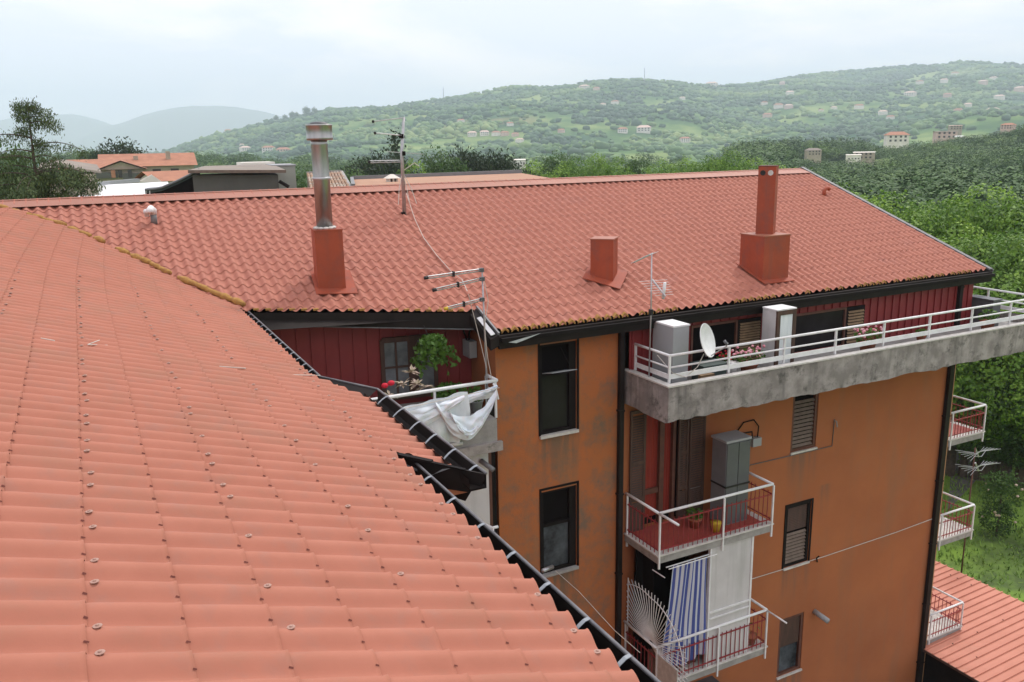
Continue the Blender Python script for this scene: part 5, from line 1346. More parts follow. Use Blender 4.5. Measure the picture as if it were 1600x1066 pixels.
# row of tree tops behind the ridge
row = [(835, 250, 100, 'b1'), (868, 236, 105, 'd0'), (900, 246, 98, 'b0'), (930, 240, 108, 'b2'), (965, 246, 100, 'b3'), (1000, 244, 104, 'd1'), (1035, 250, 98, 'b2'), (1072, 246, 104, 'b1'), (1108, 243, 98, 'b0'), (1145, 236, 96, 'b3'), (1180, 246, 100, 'b1'), (1215, 256, 92, 'b2')]
for i, (px_, py_, D, key) in enumerate(row):
    p = far(px_, py_, D); z = p.z; p.z = gz(p.x, p.y)
    put_tree(key, 'broadleaf_tree', ('bright green tree first from the left', 'darker rounded tree second from the left', 'light green tree third from the left', 'green tree fourth from the left', 'green tree fifth from the left', 'dark tree sixth from the left', 'pale green tree seventh from the left', 'green tree eighth from the left', 'green tree ninth from the left', 'tallest tree left of the tall red chimney', 'green tree partly behind the tall red chimney', 'low tree right of the tall red chimney')[i] + ' in the row behind the ridge', 'tree tops behind the roof ridge', p, z, 0.85)
# dark pines and conifers in the middle
pines = [(575, 248, 88, 'p0', 0.9, 'dark pine at the left of the pine group right of the steel flue'), (600, 240, 86, 'p1', 0.9, 'dark pine just left of the ridge antenna'), (617, 214, 92, 'c0', 0.9, 'pointed dark conifer behind the ridge antenna'), (645, 248, 84, 'b1', 0.6, 'small lighter green tree beside the ridge antenna'),
         (680, 231, 88, 'd0', 0.85, 'large round dark pine right of the ridge antenna'), (710, 244, 90, 'd1', 0.7, 'dark tree between the round pine and the split pine'), (733, 234, 92, 'p0', 0.75, 'dark pine with split top in the middle of the ridge'), (780, 238, 92, 'p1', 0.75, 'dark flat topped pine rightmost of the pines'),
         (545, 262, 80, 'd1', 0.7, 'low dark tree behind the old tiled roof'), (475, 262, 78, 'd0', 0.7, 'dark tree behind the steel flue'), (755, 262, 95, 'd0', 0.6, 'low dark bush between two pines'), (810, 262, 96, 'd1', 0.6, 'low dark bush at the right end of the pines'),
         (185, 219, 125, 'p1', 0.95, 'dark umbrella pine above the orange roofed apartment block'), (152, 233, 135, 'p0', 0.5, 'small dark pine left of the umbrella pine'), (130, 236, 140, 'd1', 0.35, 'tiny dark bush on the skyline left of the umbrella pine'), (12, 230, 60, 'd0', 0.5, 'dark tree at the left frame edge behind the cedar')]
for px_, py_, D, key, ws, lab in pines:
    p = far(px_, py_, D); z = p.z; p.z = gz(p.x, p.y)
    put_tree(key, 'conifer_tree' if key in ('c0', 'p0', 'p1') else 'dark_tree', lab, None, p, z, ws)
for px_, py_, D, key, ws, lab in ((325, 268, 36, 't1', 0.55, 'dark green bushy tree top against the dark grey wall'), (146, 272, 66, 't1', 1.0, 'dark bush below the orange roofed apartments'), (180, 274, 66, 't1', 1.0, 'second dark bush below the orange roofed apartments'), (60, 286, 30, 't0', 0.6, 'yellow green bush in front of the cedar at the ridge'), (18, 291, 30, 't0', 0.6, 'yellow green bush at the left frame edge under the cedar')):
    p = far(px_, py_, D); z = p.z; p.z = gz(p.x, p.y); put_tree(key, 'bush', lab, None, p, z, ws, cat='bush')
# cedar at the left
cd = far(40, 160, 36.0); cz = cd.z
t = thing('cedar_tree', 'tall cedar with drooping branches and bare spindly top at the left', 'tree', (cd.x, cd.y, -18))
MB().tube([(cd.x, cd.y, -18), (cd.x, cd.y, -6), (cd.x, cd.y, cz - 2), (cd.x + 0.05, cd.y, cz)], [0.30, 0.2, 0.05, 0.012], 8).build('trunk', 'bark', t, smooth=True)
Vs, Fs, Ts = [], [], []; off = 0
br = MB(); q = random.Random(9)
specs = [(0.02, 0.3, 0.3), (0.06, 3.0, 0.35), (0.25, 0.0, 0.7), (0.4, 3.1, 0.3), (0.55, -0.1, 0.85), (0.75, -0.3, 0.95), (0.9, 2.9, 0.4), (1.25, 3.2, 1.75), (1.35, 0.1, 0.4), (1.55, 0.0, 1.7), (1.75, 3.0, 1.3), (1.95, -0.4, 0.9), (2.0, 3.4, 1.6)]
for k in range(60): specs.append((2.35 + k * 0.07, q.uniform(0, 6.28), q.uniform(1.4, 2.3) + k * 0.042))
for dzz, a, L in specs:
    z0 = cz - dzz; pts = []
    for j in range(9):
        f_ = j / 8; pts.append(Vector((cd.x + math.cos(a) * L * f_, cd.y + math.sin(a) * L * f_, z0 + 0.18 * L * math.sin(f_ * 2.0) - 0.30 * L * f_ ** 2)))
    br.tube(pts, [0.032 * (1 - 0.8 * j / 8) * min(1, L) for j in range(9)], 5)
    for j in range(1, 9):
        w_ = 0.17 + 0.11 * min(1, L / 2) * (1.2 - j / 9)
        if dzz < 2.1: w_ = 0.09 + 0.08 * (1.1 - j / 9)
        V, F, T = leaf_cloud([(pts[j].x, pts[j].y, pts[j].z - w_ * 1.1, w_ * 1.0, w_ * 1.0, w_ * 1.25)], (120 if dzz > 2.1 else 60), 0.14 if dzz > 2.1 else 0.11, int(q.random() * 1e6), asp=0.28, droop=0.9, fill=0.9)
        Vs.append(V); Fs.append(F + off); Ts.append(T); off += len(V)
br.build('branches', 'bark', t)
me = np_mesh('foliage', np.concatenate(Vs) - np.array(t.location), np.concatenate(Fs), 'pine', np.concatenate(Ts))
M['cedar'] = mat('cedar_needles', (0.06, 0.095, 0.03), (0.045, 0.075, 0.028), rough=0.7, scale=0.5, tint=((0.04, 0.075, 0.026), (0.085, 0.135, 0.038), (0.15, 0.21, 0.06))); me.materials[0] = M['cedar']
o = bpy.data.objects.new('foliage', me); col.objects.link(o); o.parent = t
# rose bush and small garden things
rp_ = onZ(1556, 838, -18)
t = thing('rose_bush', 'tall rose bush with pale pink flowers in the garden by the antenna mast', 'bush', (rp_.x, rp_.y, -18))
mb = MB(); hh = 3.1
V, F, T = leaf_cloud([(0, 0, 0.9, 0.7, 0.7, 0.8), (0.1, 0, 1.9, 0.75, 0.7, 0.7), (-0.3, 0.1, 2.6, 0.6, 0.6, 0.5), (0.4, 0, 2.5, 0.5, 0.5, 0.4)], 3500, 0.13, 5)
me = np_mesh('foliage', V, F, 'leaf_dark', T); o = bpy.data.objects.new('foliage', me); col.objects.link(o); o.parent = t
for k in range(14):
    a = q.uniform(0, 6.28); z = q.uniform(0.7, 3.0); r_ = 0.7
    mb.ellip((rp_.x + math.cos(a) * r_, rp_.y + math.sin(a) * r_ - 0.1, -18 + z), (0.07, 0.07, 0.06), 7, 5)
fw = mb.build('flowers', 'pale_leaf', t, smooth=True); join(o, fw)
MB().tube([(rp_.x, rp_.y, -18), (rp_.x + 0.1, rp_.y, -16.6), (rp_.x - 0.1, rp_.y, -15.4)], [0.05, 0.04, 0.02], 6).build('stem', 'bark', t)
# grass tufts over the garden
Vs, Ts = [], []
n = 26000
gr = np.random.default_rng(2)
gx_ = gr.uniform(21, 52, n); gy_ = gr.uniform(14.5, 42, n)
hgt = gr.uniform(0.08, 0.26, n) * (0.7 + 0.6 * gr.random(n)); an_ = gr.uniform(0, 6.28, n); wd = gr.uniform(0.02, 0.05, n)
z0 = np.full(n, -18.0)
b0 = np.stack([gx_ - np.cos(an_) * wd, gy_ - np.sin(an_) * wd, z0], 1); b1 = np.stack([gx_ + np.cos(an_) * wd, gy_ + np.sin(an_) * wd, z0], 1)
tp = np.stack([gx_ + gr.normal(0, 0.08, n), gy_ + gr.normal(0, 0.08, n), z0 + hgt], 1)
V = np.stack([b0, b1, tp], 1).reshape(-1, 3)
M['grass_blade'] = mat('grass_blades', (0.09, 0.17, 0.025), (0.13, 0.21, 0.035), rough=0.8, scale=0.4, tint=((0.09, 0.19, 0.025), (0.16, 0.28, 0.04), (0.24, 0.36, 0.06)))
me = np_mesh('grass', V, np.arange(3 * n).reshape(-1, 3), 'grass_blade', np.repeat(gr.random(n), 3))
o = bpy.data.objects.new('grass', me); col.objects.link(o); tag(o, 'rough green grass covering the garden below the side balconies', 'grass', kind='stuff')

# far-off wood: middle distance crowns and the hillside's trees
def scatter(tmpl, pos, scl, tint, jit=0.0, seed=1):
    r_ = np.random.default_rng(seed); Vt, Ft, Tt = tmpl; n = len(pos); m = len(Vt)
    ang = r_.uniform(0, 6.28, n); ca, sa = np.cos(ang)[:, None], np.sin(ang)[:, None]
    X = Vt[None, :, 0] * ca - Vt[None, :, 1] * sa; Y = Vt[None, :, 0] * sa + Vt[None, :, 1] * ca; Z = np.repeat(Vt[None, :, 2], n, 0)
    P = np.stack([X, Y, Z], 2) * scl[:, None, :] + (r_.normal(size=(n, m, 3)) * jit * scl[:, None, :] if jit else 0) + pos[:, None, :]
    F = Ft[None] + (np.arange(n) * m)[:, None, None]
    T = np.clip(tint[:, None] + (Tt[None] - 0.5) * 0.3, 0, 1)
    return P.reshape(-1, 3), F.reshape(-1, Ft.shape[1]), T.ravel()
def ico():
    bm = bmesh.new(); bmesh.ops.create_icosphere(bm, subdivisions=1, radius=1.0)
    V = np.array([v.co[:] for v in bm.verts]); F = np.array([[v.index for v in f.verts] for f in bm.faces]); bm.free(); return V, F, np.full(len(V), 0.5)
r2 = np.random.default_rng(77)
CL = np.array([far(a_, b_, c_)[:2] for a_, b_, c_ in ((1400, 224, 520), (1385, 224, 520), (1415, 224, 520), (1270, 244, 400), (1350, 250, 400), (1333, 250, 395), (1476, 217, 560), (1500, 218, 540), (1575, 202, 560))])
ql = random.Random(3); wl = [(0, 0, 0.62, 0.40, 0.40, 0.34)]
for k in range(9):
    a = k * 2.4; d = 0.30 * math.sqrt((k + 0.5) / 9) + 0.06; wl.append((math.cos(a) * d, math.sin(a) * d, 0.86 - 0.9 * d + ql.uniform(-0.04, 0.04), 0.17, 0.17, 0.14))
tl = leaf_cloud(wl, 760, 0.045, 3, asp=0.9, tang=0.3, fill=0.1)
pos, scl, tin = [], [], []
tries = 0
while len(pos) < 1250 and tries < 9000:
    tries += 1
    a = az_of(1150) + (az_of(1700) - az_of(1150)) * r2.random() if r2.random() < 0.90 else az_of(170) + (az_of(1200) - az_of(170)) * r2.random()
    rr = math.sqrt(r2.uniform(105 ** 2, 640 ** 2))
    if a < az_of(1150) and rr < 260: continue
    x, y = rr * math.sin(a), rr * math.cos(a)
    if min(math.hypot(CL[:, 0] * k_ - x, CL[:, 1] * k_ - y) if False else float(np.hypot(CL[:, 0] * k_ - x, CL[:, 1] * k_ - y).min()) for k_ in (1.0, 0.96, 0.92, 0.88)) < 13: continue
    hh = r2.uniform(5.5, 13) * (0.7 if a < az_of(1150) else 1)
    if any(abs(math.atan2(c_[0], c_[1]) - a) < 0.022 and rr < math.hypot(*c_) + 5 and rr > 170 for c_ in CL): hh = min(hh, 7.5)
    pos.append((x, y, gz(x, y) - 0.5)); scl.append((hh * 1.45, hh * 1.45, hh)); tin.append(np.clip(r2.normal(0.40, 0.28) + 0.35 * noise.noise(Vector((x / 60, y / 60, 0))), 0, 1))
for _ in range(330):
    a = az_of(-40) + (az_of(640) - az_of(-40)) * r2.random(); rr = r2.uniform(300, 900); x, y = rr * math.sin(a), rr * math.cos(a); hh = r2.uniform(6, 11)
    pos.append((x, y, gz(x, y) - 0.5)); scl.append((hh * 1.5, hh * 1.5, hh)); tin.append(np.clip(r2.normal(0.45, 0.25), 0, 1))
pos, scl, tin = np.array(pos), np.array(scl), np.array(tin)
dist = np.hypot(pos[:, 0], pos[:, 1]); nb = dist < 260
tn = leaf_cloud(wl, 1700, 0.032, 6, asp=0.9, tang=0.3, fill=0.1)
A1 = scatter(tl, pos[~nb], scl[~nb], tin[~nb], seed=4); A2 = scatter(tn, pos[nb], scl[nb], tin[nb], seed=5)
V = np.concatenate([A1[0], A2[0]]); F = np.concatenate([A1[1], A2[1] + len(A1[0])]); T = np.concatenate([A1[2], A2[2]])
me = np_mesh('wood', V, F, 'leaf_dark', T)
M['wood'] = mat('wood_leaves', (0.05, 0.10, 0.025), (0.04, 0.085, 0.02), rough=0.75, scale=0.05, tint=((0.035, 0.085, 0.02), (0.075, 0.155, 0.03), (0.16, 0.26, 0.045))); me.materials[0] = M['wood']
o = bpy.data.objects.new('wood', me); col.objects.link(o); tag(o, 'dense dark green woodland on the low rise beyond the building', 'woodland', kind='stuff')
# hillside
HH = [
 (383, 236, 14, 'w', 'small pale house at the foot of the hill left of the flue'), (420, 237, 17, 'w', 'pale three storey villa left of the flue, taller left one'), (443, 240, 19, 'p', 'pinkish villa nearest left of the flue'),
 (356, 199, 9, 'p', 'tiny pink house on the left crest'), (378, 228, 6, 'w', 'tiny ochre house on the slope over the warehouse'),
 (720, 192, 11, 'w', 'lone white house right of the ridge antenna top'), (797, 197, 11, 'w', 'white house above the row of villas'), (738, 213, 14, 'w', 'leftmost house of the long row on the hillside'),
 (757, 212, 14, 'w', 'second house of the long row on the hillside'), (775, 213, 13, 'w', 'third house of the long row on the hillside'), (789, 213, 13, 'p', 'fourth house of the long row on the hillside'), (805, 213, 11, 'p', 'last house of the long row on the hillside'),
 (913, 140, 14, 'w', 'white house just under the crest, left of the mast'), (932, 141, 9, 'p', 'smaller pink house just under the crest by the white one'), (961, 163, 11, 'w', 'cream house halfway up the hill under the crest mast'), (942, 166, 8, 'w', 'small cream house left of the one halfway up'),
 (812, 223, 12, 'w', 'cream house low on the hill above the pines'), (877, 208, 11, 'p', 'pink house low on the hill over the tree row'), (973, 208, 15, 'w', 'long cream house left of the wide white one'), (1006, 206, 22, 'w', 'wide white house low in the middle of the hill'),
 (1070, 223, 15, 'w', 'white house low on the hill above the tree row'), (1147, 239, 17, 'w', 'cream house just above the tree row near the tall chimney'), (1066, 156, 8, 'w', 'faint house high in the middle of the hill'), (1112, 134, 16, 'w', 'white house on the dip of the crest'),
 (1194, 164, 9, 'w', 'white house above the tall red chimney'), (1216, 170, 13, 'w', 'low pale house above the tall chimney, left of a pair'), (1232, 170, 12, 'p', 'pink house right of a pair above the tall chimney'), (1199, 184, 13, 'p', 'pink house nearest above the tall red chimney'),
 (1234, 149, 12, 'w', 'cream house high over the right end of the ridge'), (1283, 175, 7, 'w', 'tiny white house right of the tall chimney'), (1303, 171, 8, 'w', 'tiny white house next to the tiny one'), (1342, 171, 13, 'w', 'white house in the middle of the right hill'),
 (1379, 180, 12, 'w', 'cream house above the wide pink roofed villa'), (1391, 187, 11, 'w', 'cream house just over the wide pink roofed villa'), (1512, 167, 10, 'w', 'white house high above the grey block'), (1497, 177, 11, 'p', 'pink house above the grey block'),
 (1551, 177, 14, 'p', 'pink house on the slope at far right'), (1561, 156, 12, 'w', 'pale house high at far right'), (1437, 131, 9, 'w', 'faint white house high on the right hill, left one'), (1475, 129, 10, 'w', 'faint white house high on the right hill, middle one'),
 (1492, 118, 9, 'w', 'faint house near the top of the right hill'), (1536, 132, 10, 'p', 'faint pink house high on the right hill'), (1552, 125, 8, 'w', 'faint white house highest at far right'), (1593, 143, 12, 'p', 'faint pink house at the right frame edge'),
 (1480, 152, 11, 'p', 'faint pink house in the middle of the right hill'), (1422, 151, 14, 'w', 'faint long house on the right hill'), (1222, 132, 8, 'p', 'faint pink house on the saddle of the crest')]
HP = []
for h_ in HH:
    p_, _r = hit_ground(h_[0], h_[1])
    if p_ is not None: HP.append((p_.x, p_.y))
HP = np.array(HP)
pos, scl, tin = [], [], []
tm_ = ico()
n_h = 30000
az0, az1 = az_of(180), az_of(1700)
for _ in range(n_h * 2):
    if len(pos) >= n_h: break
    a = az0 + (az1 - az0) * r2.random(); rr = math.sqrt(r2.uniform(650 ** 2, 3500 ** 2))
    rc = np.interp(a, HA, HRC)
    if rr > rc + 60: continue
    x, y = rr * math.sin(a), rr * math.cos(a)
    k_ = 1 + 14 / rr; dq = np.minimum(np.hypot(HP[:, 0] - x, HP[:, 1] - y), np.hypot(HP[:, 0] - x * (1 + 22 / rr), HP[:, 1] - y * (1 + 22 / rr)))
    if dq.min() < 19: continue
    dn2 = noise.noise(Vector((x / 130, y / 130, 3.1))) + 0.5 * noise.noise(Vector((x / 45, y / 45, 9)))
    if rr > 900 and dn2 < -0.02 and r2.random() < 0.88: continue
    s_ = r2.uniform(2.6, 6.5) * (1.0 if r2.random() < 0.9 else 1.35)
    pos.append((x, y, gz(x, y) + s_ * 0.35)); scl.append((s_ * r2.uniform(0.9, 1.6), s_ * r2.uniform(0.9, 1.6), s_ * r2.uniform(0.7, 1.05)))
    tin.append(np.clip(0.40 + 0.75 * noise.noise(Vector((x / 210, y / 210, 5))) + r2.normal(0, 0.16), 0, 1))
V, F, T = scatter(tm_, np.array(pos), np.array(scl), np.array(tin), jit=0.16, seed=8)
me = np_mesh('hill_wood', V, F, 'forest', T); o = bpy.data.objects.new('hill_wood', me); col.objects.link(o)
tag(o, 'trees and groves covering the long green hillside', 'woodland', kind='stuff')
# a few separate round trees on the left crest
for i, (px_, py_, wpx) in enumerate(((432, 186, 9), (446, 188, 8), (457, 183, 10), (464, 181, 8), (479, 172, 13), (491, 170, 10))):
    D = 2290; p = far(px_, py_ + 4, D); zt_ = far(px_, py_, D).z; p.z = gz(p.x, p.y)
    put_tree('s0', 'round_tree', 'lone round tree on the left crest, ' + ('first', 'second', 'third', 'fourth', 'fifth', 'sixth')[i] + ' from the left', 'lone trees on the crest', p, p.z + wpx * 1.75 * 1.1, 1.1)

# ------------------------------------------------------------------ buildings behind the ridge
def P(px_, py_, D): return far(px_, py_, D)
def gable(mb_w, mb_r, c, w_, d_, zb_, ze, zr, ang, over=0.4, hip=False):
    ca, sa = math.cos(ang), math.sin(ang)
    def T(x, y, z): return (c.x + x * ca - y * sa, c.y + x * sa + y * ca, z)
    hw, hd = w_ / 2, d_ / 2
    mb_w.hexa([T(-hw, -hd, zb_), T(hw, -hd, zb_), T(hw, hd, zb_), T(-hw, hd, zb_)], [T(-hw, -hd, ze), T(hw, -hd, ze), T(hw, hd, ze), T(-hw, hd, ze)])
    ow, od = hw + over, hd + over; k = ow * 0.45 if hip else 0
    e = ze - 0.02; th = 0.22
    R1, R2 = T(-ow + k, 0, zr), T(ow - k, 0, zr)
    A, B, C_, D_ = T(-ow, -od, e), T(ow, -od, e), T(ow, od, e), T(-ow, od, e)
    mb_r.add([A, B, R2, R1], [(0, 1, 2, 3)]).add([C_, D_, R1, R2], [(0, 1, 2, 3)]).add([A, B, C_, D_], [(3, 2, 1, 0)])
    if hip: mb_r.add([D_, A, R1], [(0, 1, 2)]).add([B, C_, R2], [(0, 1, 2)])
    else: mb_w.add([T(-hw, -hd, ze), T(-hw, hd, ze), T(-hw, 0, zr - 0.15)], [(0, 1, 2)]).add([T(hw, -hd, ze), T(hw, hd, ze), T(hw, 0, zr - 0.15)], [(0, 1, 2)])
    return T
def windows(T, y, xs, z0, z1, ww, parent, m='window_far', off=0.03):
    for x in xs:
        MB().add([T(x - ww / 2, y - off, z0), T(x + ww / 2, y - off, z0), T(x + ww / 2, y - off, z1), T(x - ww / 2, y - off, z1)], [(0, 1, 2, 3)]).build('window', m, parent, recalc=False)
# orange roofed apartments
D = 112; k = D / FPX
c = P(205, 262, D); t = thing('apartment_block', 'cream apartment block with long orange tiled roofs below the umbrella pine', 'building', (c.x, c.y, gz(c.x, c.y)))
fa = -math.atan2(c.x, c.y)
w1, r1 = MB(), MB()
zr0 = P(200, 242, D).z; ze0 = P(200, 259, D).z; zg = gz(c.x, c.y)
cL = P(140, 262, D); T1 = gable(w1, r1, cL, 7.2, 7, zg, P(140, 262, D).z, P(140, 249, D).z, fa)
cM = P(232, 262, D + 2); T2 = gable(w1, r1, cM, 10.0, 8, zg, P(232, 259, D).z, P(232, 240, D).z, fa)
cG = P(190, 262, D - 2); T3 = gable(w1, r1, cG, 7.5, 4.6, zg, P(190, 263, D).z, P(190, 250, D).z, fa + math.pi / 2)
wo = w1.build('wall', 'wall_far', t); ro = r1.build('roof', 'roof_far', t, recalc=False)
windows(T2, -4.0, (-3.6, -1.6, 0.8, 2.8), P(232, 273, D).z, P(232, 264, D).z, 0.9, t)
windows(T3, 0, (), 0, 0, 1, t)
for px_ in (177, 188, 203): 
    a_, b_ = P(px_ - 2.5, 278, D - 6.2), P(px_ + 2.5, 266, D - 6.2); MB().add([(a_.x, a_.y, a_.z), (b_.x, b_.y, a_.z), (b_.x, b_.y, b_.z), (a_.x, a_.y, b_.z)], [(0, 1, 2, 3)]).build('window', 'roof_far' if px_ == 177 else 'window_far', t, recalc=False)
for px_, py_ in ((262, 240), (212, 247)):
    q_ = P(px_, py_, D); MB().box(q_.x - 0.25, q_.x + 0.25, q_.y - 0.2, q_.y + 0.2, q_.z - 1.2, q_.z + 0.25).build('chimney', 'wall_far', ro)
for px_ in (150, 225, 255):
    a_ = P(px_, 275, D - 6); MB().box(a_.x - 2.2, a_.x + 2.2, a_.y - 0.1, a_.y + 0.1, a_.z - 0.3, a_.z + 0.35).build('balcony_rail', 'grey_wall', t)
# small red gable with white front
D = 74; c = P(262, 275, D); zg = gz(c.x, c.y); t = thing('gable_house', 'small house with red roof and white gable between white and orange roofs', 'house', (c.x, c.y, zg))
w1, r1 = MB(), MB(); T1 = gable(w1, r1, c, 3.2, 4.0, zg, P(262, 281, D).z, P(262, 267, D).z, fa + 0.35)
w1.build('wall', 'wall_white', t); r1.build('roof', 'roof_far', t, recalc=False)
a_, b_, c_ = P(216, 284, D - 6), P(256, 286, D - 6), P(237, 273, D - 6)
MB().prism([a_, b_, c_], (0, 0.3, 0)).build('gable_front', 'wall_white', t)
# white roofed hall
D = 50; A = P(92, 308, D); B = P(282, 306, D); C_ = P(262, 284, D + 14); E_ = P(135, 290, D + 14)
t = thing('hall', 'long low hall with a bright white metal roof beside the cedar', 'building', ((A.x + B.x) / 2, A.y, -16))
MB().prism([A - dz * 0.8, B - dz * 0.8, C_, E_], (0, 0, -0.12)).build('roof', 'white_roof', t)
MB().hexa([(A.x, A.y + 0.5, -17), (B.x, B.y + 0.5, -17), (C_.x, C_.y, -17), (E_.x, E_.y, -17)], [(A.x, A.y + 0.5, A.z - 1.2), (B.x, B.y + 0.5, B.z - 1.2), (C_.x, C_.y, C_.z - 0.3), (E_.x, E_.y, E_.z - 0.3)]).build('wall', 'wall_white', t)
MB().bar(P(137, 288.5, D + 13), P(216, 282, D + 16), 0.3, 0.25).build('roof_ridge', 'grey_box', t)
# dark green curved canopy
D = 42; t0 = P(262, 285, D); t = thing('canopy', 'dark green curved sheet roof rising to the right behind the ridge', 'canopy', (t0.x, t0.y, -16))
prof = [(226, 297), (240, 296), (252, 294), (264, 289), (278, 283), (294, 275), (312, 265)]
mb = MB(); mb.grid([[P(x, y, D) for x, y in prof], [P(x + 4, y - 3.5, D + 5) for x, y in prof]]); mb.grid([[P(x, y, D) for x, y in prof], [P(x, y, D) - dz * 0.14 for x, y in prof]])
mb.build('roof', 'green_dark', t, recalc=False)
b0 = [P(x, y, D + 0.2) - dz * 0.10 for x, y in prof]; mb = MB(); mb.grid([b0, [Vector((p_.x, p_.y, -4.5)) for p_ in b0]]); mb.build('side_wall', 'frame_dark', t, recalc=False)
MB().tube([P(x, y - 0.5, D - 0.05) for x, y in prof], 0.055, 6).build('roof_edge', 'grey_mid', t)
for x in (228, 234): MB().tube([P(x, 297, D), P(x, 312, D)], 0.03, 6).build('post', 'white', t)
# dark grey walled block
D = 40; t0 = P(370, 280, D); t = thing('warehouse', 'long building with dark grey wall and dirty flat roof left of the flue', 'building', (t0.x, t0.y, -16))
a_, b_, c_, d_ = P(300, 269, D), P(434, 269, D), P(425, 259, D + 12), P(320, 262, D + 12)
MB().hexa([(a_.x, a_.y, -17), (b_.x, b_.y, -17), (c_.x, c_.y, -17), (d_.x, d_.y, -17)], [a_ - dz * 0.12, b_ - dz * 0.12, c_ - dz * 0.35, d_ - dz * 0.35]).build('wall', 'grey_wall', t)
MB().prism([a_ + Vector((-0.2, -0.3, 0)), b_ + Vector((0.3, -0.3, 0)), c_, d_], (0, 0, 0.09)).build('roof', 'grey_roof', t)
MB().bar(a_ + Vector((-0.2, -0.32, 0.03)), b_ + Vector((0.3, -0.32, 0.03)), 0.06, 0.13).build('roof_edge', 'louver_pale', t)
MB().bar(b_ + Vector((0.0, -0.2, -0.4)), b_ + Vector((0.35, -0.4, -0.65)), 0.14, 0.14).build('gutter_end', 'frame_dark', t)
q_ = P(405, 262, D + 11); MB().box(q_.x - 0.9, q_.x + 0.9, q_.y, q_.y + 2, q_.z - 0.6, q_.z + 0.3).build('roof_hatch', 'wall_white', t)
# beige box
D = 48; a_, b_ = P(427, 260, D), P(461, 259, D); t = thing('shed', 'tall narrow beige grey clad block left of the steel flue', 'building', ((a_.x + b_.x) / 2, a_.y, -16))
MB().hexa([(a_.x, a_.y, -17), (b_.x, b_.y, -17), (b_.x + 0.3, b_.y + 3, -17), (a_.x + 0.3, a_.y + 3, -17)], [a_, b_, b_ + Vector((0.3, 3, 0)), a_ + Vector((0.3, 3, 0))]).build('wall', 'beige_panel', t)
MB().prism([a_ + Vector((-0.05, -0.05, 0)), b_ + Vector((0.05, -0.05, 0)), b_ + Vector((0.4, 3.1, 0)), a_ + Vector((0.2, 3.1, 0))], (0, 0, 0.07)).build('roof', 'grey_box', t)
# old tiled roof
D = 46; t0 = P(512, 285, D); t = thing('old_house', 'old house with weathered half round clay tiles behind the steel flue', 'house', (t0.x, t0.y, -16))
a_, b_, c_, d_ = P(484, 296, D), P(548, 294, D), P(534, 269.5, D + 4), P(479, 272, D + 4)
MB().hexa([(a_.x, a_.y + .3, -17), (b_.x, b_.y + .3, -17), (c_.x, c_.y, -17), (d_.x, d_.y, -17)], [a_ - dz * 0.25, b_ - dz * 0.25, c_ - dz * 0.25, d_ - dz * 0.25]).build('wall', 'wall_far', t)
rf_ = MB().prism([a_, b_, c_, d_], (0, 0, -0.1)).build('roof', 'grey_roof', t)
mb = MB(); r3 = random.Random(4)
for i in range(12):
    f_ = (i + 0.5) / 12; A_, B_ = a_.lerp(b_, f_), d_.lerp(c_, f_)
    mb.tube([A_.lerp(B_, j / 8) + dz * (0.02 + 0.025 * (j % 2)) for j in range(9)], [0.07 + 0.02 * (j % 2) for j in range(9)], 7)
join(rf_, mb.build('clay_tiles', mat('clay_tiles', (0.40, 0.26, 0.17), (0.24, 0.15, 0.11), rough=0.9, scale=3.5, c3=(0.42, 0.38, 0.32), s3=2.2, lo3=0.5, hi3=0.6), rf_) )
MB().bar(d_ + dz * 0.06, c_ + dz * 0.06, 0.2, 0.14).bar(b_ + dz * 0.04, c_ + dz * 0.04, 0.14, 0.12).build('ridge_tiles', 'conc_grey', t)
# low flat roofed building with parapet
D = 44; t0 = P(690, 285, D); t = thing('flat_roof_building', 'flat roofed building with ochre roof and grey parapet beyond the ridge', 'building', (t0.x, t0.y, -16))
a_, b_, c_, d_ = P(552, 292, D), P(860, 280, D), P(815, 272, D + 12), P(550, 282, D + 12)
MB().hexa([(a_.x, a_.y, -17), (b_.x, b_.y, -17), (c_.x, c_.y, -17), (d_.x, d_.y, -17)], [a_, b_, c_, d_]).build('wall', 'wall_pink', t)
MB().prism([a_ + dz * 0.005, b_ + dz * 0.005, c_ + dz * 0.005, d_ + dz * 0.005], (0, 0, 0.05)).build('roof', 'ochre_roof', t)
MB().bar(d_ + dz * 0.12, c_ + dz * 0.12, 0.25, 0.30).bar(a_ + dz * 0.05, d_ + dz * 0.12, 0.2, 0.2).build('parapet', 'grey_mid', t)
q_ = P(613, 289, D + 4); ch = MB().box(q_.x - 0.27, q_.x + 0.27, q_.y - 0.27, q_.y + 0.27, q_.z - 0.5, q_.z + 0.03).build('chimney', 'wall_white', t)
for sx in (-0.22, 0.0, 0.22): MB().box(q_.x + sx - 0.05, q_.x + sx + 0.05, q_.y - 0.25, q_.y + 0.25, q_.z + 0.03, q_.z + 0.36).build('chimney_pier', 'wall_white', ch)
MB().box(q_.x - 0.16, q_.x + 0.16, q_.y - 0.1, q_.y + 0.1, q_.z + 0.03, q_.z + 0.33).build('chimney_flue', 'interior', ch)
MB().hexa([(q_.x - 0.38, q_.y - 0.38, q_.z + 0.361), (q_.x + 0.38, q_.y - 0.38, q_.z + 0.361), (q_.x + 0.38, q_.y + 0.38, q_.z + 0.361), (q_.x - 0.38, q_.y + 0.38, q_.z + 0.361)],
          [(q_.x - 0.08, q_.y - 0.08, q_.z + 0.58), (q_.x + 0.08, q_.y - 0.08, q_.z + 0.58), (q_.x + 0.08, q_.y + 0.08, q_.z + 0.58), (q_.x - 0.08, q_.y + 0.08, q_.z + 0.58)]).build('chimney_cap', 'wall_white', ch)
